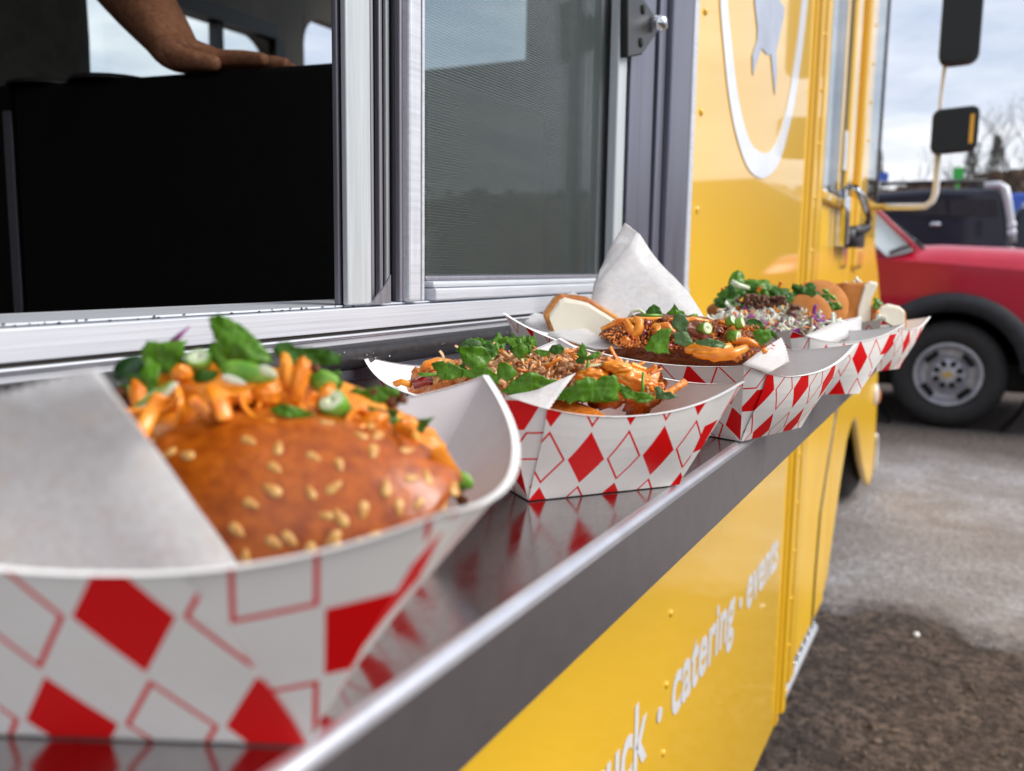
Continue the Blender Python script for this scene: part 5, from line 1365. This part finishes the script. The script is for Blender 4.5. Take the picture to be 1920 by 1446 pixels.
# ================================================================== DISH 5 : cut sandwich halves
rng = random.Random(51)
def half(pts, inner, d0, d1, label, loc):
    T = thing('sandwich_half', Q(*loc)[:], label, 'sandwich half', 'sandwich halves in the far tray')
    prism_px(pts, d0, d1, 'crust', 'bun_brown', T, 1., .003); prism_px(inner, d0-.002, d0+.001, 'crumb', 'bread_crumb', T, 1., .001)
    return T
T5a = half([(1575, 538), (1585, 529), (1640, 531), (1648, 536), (1640, 552), (1632, 560), (1626, 620), (1570, 620)], [(1622, 540), (1632, 532), (1647, 535), (1640, 550), (1634, 562), (1632, 625), (1606, 625), (1610, 580)], .93, .985, 'upright sandwich half with torn white crumb edge, standing in the far tray', (1605, 600, .955))
T5b = half([(1640, 590), (1652, 577), (1665, 571), (1690, 576), (1701, 584), (1702, 615), (1640, 622)], [(1643, 592), (1654, 580), (1666, 575), (1688, 580), (1697, 588), (1697, 618), (1643, 624)], .92, .97, 'lower pale sandwich half lying at the right end of the far tray', (1670, 600, .945))
for (px, py, w_) in ((1648, 568, 24), (1643, 575, 20), (1636, 612, 14)): lf(px, py, .925, w_, rng.uniform(-60, 60), T5a, 'cilantro', 'leaf_green', (0, .3))
mb = MB(); mb.blob(Q(1645, 585, .918), (.0035, .002, .002), None, 2); mb.go('carrot_piece', 'carrot', T5a, True)
for k in range(12):
    px, py = region([(1630, 592), (1648, 590), (1650, 618), (1630, 618)], rng); mb = MB(); strip(mb, Q(px, py, .918), RIGHT+UPV*rng.uniform(-1, 1), .008, .0018, .0005, 1., rng); mb.go('cabbage_shred', 'cabbage_white', T5a, True)
for (px, py) in ((1606, 523), (1610, 528), (1600, 530), (1588, 533)):
    mb = MB(); mb.blob(Q(px, py, .95), (.0035, .0022, .002), rq(rng), 2, .3); mb.go('cabbage_shred', 'cabbage_white', T5a, True)
mb = MB(); mb.blob(TRAY[5]['c']+up*.012, (.030, .066, .018), Matrix((TRAY[5]['u'], TRAY[5]['v'], up)).transposed().to_quaternion(), 4, .1, 2, 4); mb.inside(5).go('lettuce_bed', 'cabbage_white', T5a, True)

# ================================================================== RED PICKUP
XP = 6.9
def PX(px, py, x=XP): return QX(px, py, x)
PK = thing('pickup_truck', (XP+.95, -.1, 0), 'red pickup truck with black wheel arch flare parked across the lot', 'pickup')
def bodyprism(px_pts, x0, x1, name, mat, par, bv=.03, seg=3):
    P = [PX(a, b, x0) for a, b in px_pts]; mb = MB(); mb.prism(P, (x1-x0, 0, 0)); o = mb.go(name, mat, par); 
    if bv: bevel(o, bv, seg)
    return o
wcen = PX(1776, 712); RT = .375
wcen.z = RT
def arcpts(c, r, a0, a1, n=14, x=XP): return [Vector((x, c.y+r*math.cos(math.radians(a0+(a1-a0)*i/n)), c.z+r*math.sin(math.radians(a0+(a1-a0)*i/n)))) for i in range(n+1)]
def profile_body(pts, x0, x1, name, mat, par, bv=.03):
    return bevel(fill([Vector((x0, p.y, p.z)) for p in pts], (x1-x0, 0, 0), name, mat, par), bv, 3) if bv else fill([Vector((x0, p.y, p.z)) for p in pts], (x1-x0, 0, 0), name, mat, par)
yl = wcen.y
ar = .50
top = [PX(1600, 484), PX(1650, 486), PX(1760, 492), PX(1920, 506)]
zhood = top[-1].z
bodypts = [Vector((XP, yl+1.55, .42)), Vector((XP, yl+ar, .42))]+arcpts(wcen, ar, 0, 180)[0:]
bodypts = [Vector((XP, yl+1.55, .46)), Vector((XP, yl+ar, .46))]+[p for p in arcpts(wcen, ar, 12, 168)]+[Vector((XP, yl-ar, .46)), Vector((XP, yl-1.05, .46)), Vector((XP, yl-1.08, top[-1].z-.22)), Vector((XP, yl-1.0, top[-1].z-.06)), top[-1], top[-2], top[-3], Vector((XP, yl+1.55, top[0].z+.02))]
profile_body(bodypts, XP, XP+.30, 'fender', 'red_paint', PK, .045)
profile_body([Vector((0, p.y, p.z)) for p in bodypts], XP+1.75, XP+2.0, 'fender', 'red_paint', PK, .03)
mb = MB(); HZ = PX(1752, 470)
ys = [yl+.42, yl+.1, yl-.35, yl-.9, yl-1.02]; zz = [HZ.z+.02, HZ.z+.03, HZ.z+.01, HZ.z-.05, HZ.z-.16]
V = []; xsn = [XP+.07, XP+.16, XP+.34, XP+1.0, XP+1.66, XP+1.84, XP+1.93]; dz = [-.085, -.02, .015, .035, .015, -.02, -.085]
def ftop(y):
    T_ = sorted([(p.y, p.z) for p in top]+[(yl-1.0, top[-1].z-.06), (yl-1.08, top[-1].z-.22), (yl+1.55, top[0].z+.02)])
    for (y0, z0), (y1, z1) in zip(T_[:-1], T_[1:]):
        if y0 <= y <= y1: return z0+(z1-z0)*(y-y0)/(y1-y0)
    return T_[0][1]
xsn = [XP+.035]+xsn+[XP+1.97]; dz = [None]+dz+[None]
ys = [yl+.55]+ys; zz = [zz[0]]+zz
for y, z in zip(ys, zz):
    for x, d_ in zip(xsn, dz): V.append((x, y, (z+d_) if d_ is not None else ftop(y)-.02))
nx_ = len(xsn); mb.add(V, [(j*nx_+i, j*nx_+i+1, (j+1)*nx_+i+1, (j+1)*nx_+i) for j in range(len(ys)-1) for i in range(nx_-1)]); o = mb.go('hood', 'red_paint', PK, True)
mb = MB(); mb.box((XP+.31, yl-.96, .5), (XP+1.74, yl+.5, HZ.z-.30)); mb.go('engine_bay', 'dark_underbody', PK)
mb = MB(); mb.box((XP+.02, yl-1.16, .36), (XP+1.98, yl-1.04, .62)); o = mb.go('bumper', 'chrome', PK); bevel(o, .03, 3)
for x in (XP+.06, XP+1.62):
    mb = MB(); mb.box((x, yl-1.095, .74), (x+.32, yl-1.02, .96)); o = mb.go('headlight', 'tail_lamp', PK); bevel(o, .02, 2)
mb = MB(); mb.box((XP+.42, yl-1.10, .68), (XP+1.58, yl-1.02, .97)); mb.go('grille', 'black_plastic', PK)
# cab
ya1, ya2, ya3 = yl+.42, yl+1.18, yl+2.35; zc0 = HZ.z+.0; zr = zc0+.62
mb = MB(); mb.prism([(XP+.02, yl+.50, .36), (XP+.02, yl+2.55, .36), (XP+.02, yl+2.55, zc0), (XP+.02, ya1+.05, zc0)], (1.96, 0, 0)) if False else mb.prism([(XP+.015, yl+1.56, .36), (XP+.015, yl+2.6, .36), (XP+.015, yl+2.6, zc0-.02), (XP+.015, yl+1.56, zc0-.02)], (1.97, 0, 0)); o = mb.go('cab', 'red_paint', PK); bevel(o, .03, 2)
mb = MB(); mb.box((XP+.12, yl+1.2, zr), (XP+1.86, yl+2.5, zr+.05)); o = mb.go('roof', 'red_paint', PK); bevel(o, .04, 3)
W0 = [Vector((XP+.10, ya1, zc0+.02)), Vector((XP+1.88, ya1, zc0+.02)), Vector((XP+1.74, ya2, zr)), Vector((XP+.24, ya2, zr))]
mesh('windshield', W0+[p+Vector((0, .01, -.006)) for p in W0], [(0, 1, 2, 3), (7, 6, 5, 4), (0, 4, 5, 1), (1, 5, 6, 2), (2, 6, 7, 3), (3, 7, 4, 0)], 'windshield', PK) if False else None
pbr('windshield', rough=.08, coat=1., fn=var(2, (.42, .50, .50), (.60, .66, .66), 4))
wsp = [(1610, 372), (1640, 392), (1722, 470), (1700, 480), (1655, 483), (1610, 440)]
mesh('windshield', [PX(*wsp[1], XP+.25), PX(1716, 470, XP+.12), PX(1664, 482, XP+.05), PX(1600, 420, XP+.14), PX(1600, 352, XP+.4), PX(1745, 472, XP+1.3)], [(0, 1, 2, 3), (0, 4, 5, 1)], 'windshield', PK)
mb = MB(); mb.tube([PX(1600, 350, XP+.26), PX(1640, 390, XP+.22), PX(1719, 468, XP+.10)], .016, 8); mb.go('pillar', 'red_paint', PK, True)
mb = MB(); mb.tube([PX(1668, 474, XP+.05), PX(1700, 462, XP+.10), PX(1722, 464, XP+.3)], .012, 8); mb.tube([PX(1715, 452, XP+.2), PX(1735, 470, XP+.2), PX(1748, 472, XP+.3)], .014, 8); mb.go('wiper', 'black_plastic', PK, True)
mb = MB(); zt2 = PX(1664, 490).z; mb.box((XP+.008, PX(1664, 500).y-.006, .5), (XP+.016, PX(1664, 500).y+.006, zt2)); mb.box((XP-.003, yl+.60, .46), (XP+.001, yl+.612, zt2-.01)); mb.go('door_seam', 'void_black', PK)
# black flare and wheel housing
V = []; mb = MB()
R1_ = arcpts(wcen, ar-.055, 6, 174, 24); R2_ = arcpts(wcen, ar+.075, 6, 174, 24)
def sq(p, k): return Vector((p.x, wcen.y+(p.y-wcen.y)*k, p.z))
V = [p+Vector((-.03, 0, 0)) for p in R1_]+[p+Vector((-.045, 0, 0)) for p in R2_]+[p+Vector((.02, 0, 0)) for p in R2_]+[p+Vector((.12, 0, 0)) for p in R1_]
n25 = 25
f = []
for a0, b0 in ((0, 25), (25, 50), (75, 0)):
    f += [(a0+i, a0+i+1, b0+i+1, b0+i) for i in range(24)]
mb.add(V, f); o = mb.go('arch_flare', 'black_plastic', PK, True)
mb = MB(); mb.box((XP+.31, yl-.62, .25), (XP+.34, yl+.62, .95)); mb.lathe([(ar+.02, .0), (ar+.02, .30)], wcen, (1, 0, 0), 40); mb.go('wheel_housing', 'void_black', PK)
def wheel(c, r, w, par, axis=(1, 0, 0)):
    a = Vector(axis)
    mb = MB(); mb.lathe([(r*.60, w*.12), (r*.66, .01), (r*.82, 0), (r*.95, w*.08), (r, w*.2), (r, w*.8), (r*.95, w*.92), (r*.8, w), (r*.6, w*.9)], c, a, 48); t = mb.go('wheel', 'tyre', par, True)
    mb = MB(); mb.lathe([(r*.60, w*.12), (r*.57, w*.05), (r*.54, w*.10), (r*.50, w*.42), (r*.32, w*.40), (r*.30, w*.22), (r*.26, w*.12), (r*.10, w*.10), (0, w*.10)], c, a, 48); rimo = mb.go('rim', 'wheel_grey', t, True)
    mb = MB()
    for k in range(8):
        an = math.radians(k*45+22); p = c+a*(w*.075)+Vector((0, math.cos(an), math.sin(an)))*r*.215; mb.lathe([(0, -.012), (.020, -.010), (.022, .02)], p, a, 12)
    mb.go('lug_nuts', 'void_black', t, True)
    for k in range(4):
        mb = MB(); an = math.radians(k*90+48); p = c+a*(w*.245)+Vector((0, math.cos(an), math.sin(an)))*r*.42; d1 = Vector((0, -math.sin(an), math.cos(an)))*r*.13; d2 = Vector((0, math.cos(an), math.sin(an)))*r*.075
        mb.add([p-d1-d2*.6, p+d1-d2*.6, p+d1*1.1+d2, p-d1*1.1+d2], [(0, 1, 2, 3)])
        mb.v = [v+Vector((-.075*a.x, 0, 0)) for v in mb.v]; mb.go('rim_hole', 'void_black', t)
    p = c+a*(w*.07); s = r*.10
    mb = MB(); mb.prism([p+Vector((0, y*s, z*s)) for y, z in ((-1, -.28), (-.35, -.28), (-.35, -.5), (.35, -.5), (.35, -.28), (1, -.28), (1, .28), (.35, .28), (.35, .5), (-.35, .5), (-.35, .28), (-1, .28))], a*.006); mb.go('wheel_badge', 'gold_badge', t)
    return t
wheel(wcen+Vector((.02, 0, 0)), RT, .27, PK)
wheel(wcen+Vector((1.7, 0, 0)), RT, .27, PK)
wheel(wcen+Vector((.02, 3.4, 0)), RT, .27, PK); wheel(wcen+Vector((1.7, 3.4, 0)), RT, .27, PK)
mb = MB(); mb.box((XP+.03, yl+2.62, .45), (XP+1.97, yl+4.6, 1.05)); o = mb.go('cargo_bed', 'red_paint', PK); bevel(o, .03, 2)
mb = MB(); mb.box((XP+.2, yl-.9, .28), (XP+1.8, yl+4.4, .45)); mb.go('chassis', 'dark_underbody', PK)

# ================================================================== NAVY SUV AND DARK CAR BEHIND
XV = 10.5
SV = thing('parked_suv', (XV+.95, .6, 0), 'dark navy blue SUV with silver rear trim parked beyond the red pickup', 'suv')
def VX(px, py, x=XV): return QX(px, py, x)
zr_ = VX(1800, 352).z; zb__ = VX(1800, 438).z
yR = VX(1893, 430).y
yF = yR+4.9
prof = [Vector((XV, yR-.02, .45)), Vector((XV, yF, .45)), Vector((XV, yF, zb__-.25)), Vector((XV, yF-1.0, zb__-.08)), Vector((XV, yF-1.7, zr_-.02)), Vector((XV, VX(1650, 352).y, zr_-.03)), Vector((XV, VX(1760, 350).y, zr_)), Vector((XV, VX(1872, 352).y, zr_-.02)), Vector((XV, VX(1888, 372).y, zr_-.12)), Vector((XV, yR, zb__))]
profile_body(prof, XV, XV+1.95, 'body', 'navy_paint', SV, .06)
for a, b, c, d in ((1650, 1696, 376, 392), (1702, 1772, 375, 396), (1780, 1868, 374, 398)):
    P = [VX(a, c, XV-.012), VX(b, c, XV-.012), VX(b+4, d+8, XV-.012), VX(a, d+8, XV-.012)]
    mb = MB(); mb.prism(P, (.01, 0, 0)); o = mb.go('window', 'tinted_dark', SV) if 'tinted_dark' in MATS else mb.go('window', 'tinted_glass2' if 'tinted_glass2' in MATS else 'black_plastic', SV)
mb = MB(); mb.tube([VX(1845, 348, XV-.02), VX(1874, 347, XV-.02), VX(1884, 354, XV-.02), VX(1890, 380, XV-.02), VX(1896, 420, XV-.02), VX(1900, 455, XV-.02)], [.035, .04, .045, .04, .035, .03], 10); mb.go('rear_trim', 'aluminium', SV, True)
mb = MB(); mb.tube([VX(1650, 345, XV+.1), VX(1850, 339, XV+.1)], .02, 8); mb.box((XV+.3, VX(1860, 345).y, zr_), (XV+1.6, VX(1815, 345).y, zr_+.05)); mb.go('roof_rack', 'black_plastic', SV, True)
p = VX(1754, 421, XV-.02); mb = MB(); mb.blob(p, (.02, .06, .03), None, 2); mb.go('door_handle', 'chrome', SV, True)
for py in (422, 436, 472): 
    p = VX(1897, py, XV-.02); mb = MB(); mb.blob(p, (.04, .045, .05), None, 2); mb.go('tail_light', 'tail_lamp', SV, True)
for dy in (.95, 3.9): wheel(Vector((XV-.01, yR+dy, .37)), .37, .26, SV); wheel(Vector((XV+1.70, yR+dy, .37)), .37, .26, SV)
XK = 12.5
a = QX(1898, 392, XK); DC = thing('parked_car', (XK+.9, a.y-2.2, 0), 'black car half hidden at the right edge beyond the navy SUV', 'car')
zt_ = QX(1898, 385, XK).z
profile_body([Vector((XK, a.y, .35)), Vector((XK, a.y, zt_-.35)), Vector((XK, a.y-.05, zt_-.02)), Vector((XK, a.y-1.1, zt_)), Vector((XK, a.y-1.9, zt_+.42)), Vector((XK, a.y-3.2, zt_+.40)), Vector((XK, a.y-4.3, zt_-.05)), Vector((XK, a.y-4.4, .35))], XK, XK+1.8, 'body', 'navy_paint', DC, .06)
mb = MB(); mb.prism([Vector((XK-.01, a.y-.1, zt_-.03)), Vector((XK-.01, a.y-1.0, zt_-.03)), Vector((XK-.01, a.y-1.0, zt_+.03)), Vector((XK-.01, a.y-.1, zt_+.03))], (.02, 0, 0)); mb.go('bed_rail', 'aluminium', DC)
for dy in (.9, 3.6): wheel(Vector((XK-.01, a.y-dy, .35)), .35, .24, DC); wheel(Vector((XK+1.55, a.y-dy, .35)), .35, .24, DC)
XB = 22.
p = QX(1900, 376, XB); mb = MB(); mb.box((XB, p.y-.55, 0), (XB+.6, p.y+.12, p.z+.15)); o = mb.go('storage_bin', 'tarp_blue'); bevel(o, .05, 2); tag(o, 'blue bin standing far back beyond the navy SUV', 'bin')
p = QX(1656, 330, 40.); mb = MB(); mb.box((40, p.y-.2, p.z-.2), (40.1, p.y+.2, p.z+.15)); mb.box((40.3, p.y-.04, 0), (40.4, p.y+.04, p.z-.9)); tag(mb.go('road_sign', 'tarp_blue'), 'small blue sign far beyond the truck cab', 'sign')
p = QX(1797, 325, 36.); mb = MB(); mb.box((36, p.y-.17, p.z-.2), (36.1, p.y+.17, p.z+.2)); mb.box((36.02, p.y-.05, 0), (36.08, p.y+.05, p.z-.2)); tag(mb.go('road_sign', 'sign_green'), 'small green sign on a post far back above the navy SUV', 'sign')

# ================================================================== HILLSIDE AND TREES
def HM(y): return 6.2+.9*min(1, max(0, (2.5-y)/3.5))+.9*noise.noise(Vector((y*.12, 1.3, 0)))
def hill():
    V = []; Fc = []; n, m = 90, 16
    for j in range(m+1):
        for i in range(n+1):
            y = 140-i*3.4; t = j/m; x = 48+t*70+abs(y)*.05
            hmax = HM(y)
            z = .2+hmax*math.sin(min(1, t*3.)*math.pi/2)+t*2+.35*noise.fractal(Vector((x*.25, y*.25, 0)), 1, 2, 4)
            V.append((x, y, z-1.0))
    for j in range(m):
        for i in range(n): Fc.append((j*(n+1)+i, j*(n+1)+i+1, (j+1)*(n+1)+i+1, (j+1)*(n+1)+i))
    tag(mesh('hillside', V, Fc, 'brush_scrub', None, True), kind='structure')
hill()
def hz(x, y):
    t = min(1, max(0, (x-48-abs(y)*.05)/70)); hmax = HM(y)
    return -.8+hmax*math.sin(min(1, t*3.)*math.pi/2)+t*2 if t > 0 else 0
rng = random.Random(77)
mb = MB()
for k in range(2400):
    y = rng.uniform(-120, 60) if k % 3 == 0 else rng.uniform(-9, 14); x = 48+rng.uniform(0, 40)+abs(y)*.05; z = hz(x, y); h = rng.uniform(.3, .9)
    for s_ in range(3):
        a = rng.uniform(0, 6.28); d = Vector((math.cos(a)*.4, math.sin(a)*.4, 1)).normalized(); p = Vector((x, y, z-.1)); s = Vector((math.sin(a), -math.cos(a), 0))*.16
        mb.add([p-s, p+s, p+d*h+s*1.5, p+d*h-s*1.5], [(0, 1, 2, 3)])
tag(mb.go('brush', 'brush_scrub', None, False, origin=(70, 0, 0)), 'dry brown brush covering the bank behind the vehicles', 'brush', kind='stuff')
def tree(x, y, h, seed, label, ever=False, lean=0.):
    rg = random.Random(seed); z0 = hz(x, y)-.3
    T = thing('evergreen_tree' if ever else 'bare_tree', (x, y, z0), label, 'tree', 'trees on the bank beyond the vehicles')
    tr = MB(); cr = MB(); base = Vector((x, y, z0))
    def grow(mbx, p, d, L, r, lev):
        n = 4; pts = [p]; q = p.copy(); dd = d.copy()
        for i in range(n):
            dd = (dd+Vector((rg.uniform(-.18, .18), rg.uniform(-.18, .18), rg.uniform(0, .12)))).normalized(); q = q+dd*L/n; pts.append(q.copy())
        mbx.tube(pts, [r*(1-.6*i/n) for i in range(n+1)], 6 if lev == 0 else 4, False)
        if lev < 4:
            for k in range(4 if lev == 0 else 3):
                t = rg.uniform(.35, 1.); i = min(n-1, int(t*n)); pp = pts[i].lerp(pts[i+1], t*n-i)
                a = rg.uniform(0, 6.28); nd = (dd*rg.uniform(.5, .9)+Vector((math.cos(a), math.sin(a), rg.uniform(.0, .5)))*.62).normalized()
                grow(cr, pp, nd, L*rg.uniform(.50, .68), r*.42, lev+1)
    if not ever:
        grow(tr, base, Vector((lean, lean*.5, 1)).normalized(), h*.55, h*.016, 0)
        tr.go('trunk', 'bark', T, True); cr.go('crown', 'bark', T)
    else:
        tr.tube([base, base+up*h], [h*.02, h*.004], 6); tr.go('trunk', 'bark', T, True)
        for k in range(700):
            t = rg.random()**.8; a = rg.uniform(0, 6.28); rr = h*.20*(1-t)*rg.uniform(.2, 1)+.1; p = base+Vector((math.cos(a)*rr, math.sin(a)*rr, h*(.12+.86*t)))
            d = Vector((rg.uniform(-1, 1), rg.uniform(-1, 1), rg.uniform(-.6, .3))).normalized()*h*.035; s = d.orthogonal().normalized()*h*.014
            cr.add([p-s, p+s, p+d+s, p+d-s], [(0, 1, 2, 3)])
        cr.go('crown', 'evergreen', T)
    return T
SPOT = [(1662, 62, 3.6), (1684, 66, 3.2), (1706, 60, 3.8), (1726, 70, 4.4), (1744, 58, 3.4), (1772, 64, 4.0), (1786, 62, 4.4), (1808, 56, 6.2), (1822, 66, 6.8), (1838, 60, 5.8), (1851, 70, 8.6), (1864, 57, 6.6), (1880, 66, 8.2), (1897, 60, 7.8), (1912, 68, 8.2), (1930, 58, 7.), (1955, 64, 8.)]
DESC = ['low bare tree just right of the cab window on the bank', 'low twiggy bare tree, second right of the cab on the bank', 'bare tree left of the mirror arm with rounded crown', 'bare tree directly behind the upright mirror arm', 'small bare tree just right of the mirror arm on the bank', 'bare tree left of the green sign on the bank', 'bare tree right behind the green sign', 'forked bare tree under the small spot mirror', 'slim bare tree right of the green sign, on the bank',
        'bare tree halfway between the spot mirror and the picture edge', 'tall bare tree above the rear of the navy SUV', 'bare tree over the silver rear trim of the SUV', 'tall twiggy bare tree above the blue bin', 'bare tree near the right picture edge, over the black car', 'rightmost tall bare tree at the picture edge', 'bare tree beyond the right picture edge', 'bare tree well beyond the right picture edge']
for k, (px, x, h) in enumerate(SPOT):
    h *= .85 if px < 1845 else .68
    p = QX(px, 400, x); tree(x, p.y, h, 100+k, DESC[k], False, rng.uniform(-.1, .1))
for px, x, h, l in ((1812, 75, 3.6, 'dark evergreen tree poking above the bank left of the tall trees'), (1858, 78, 4.2, 'dark evergreen tree on the bank above the SUV rear'), (1640, 80, 5., 'dark evergreen tree behind the cab window')):
    p = QX(px, 400, x); tree(x, p.y, h, px, l, True)
print('objects', len(bpy.data.objects))
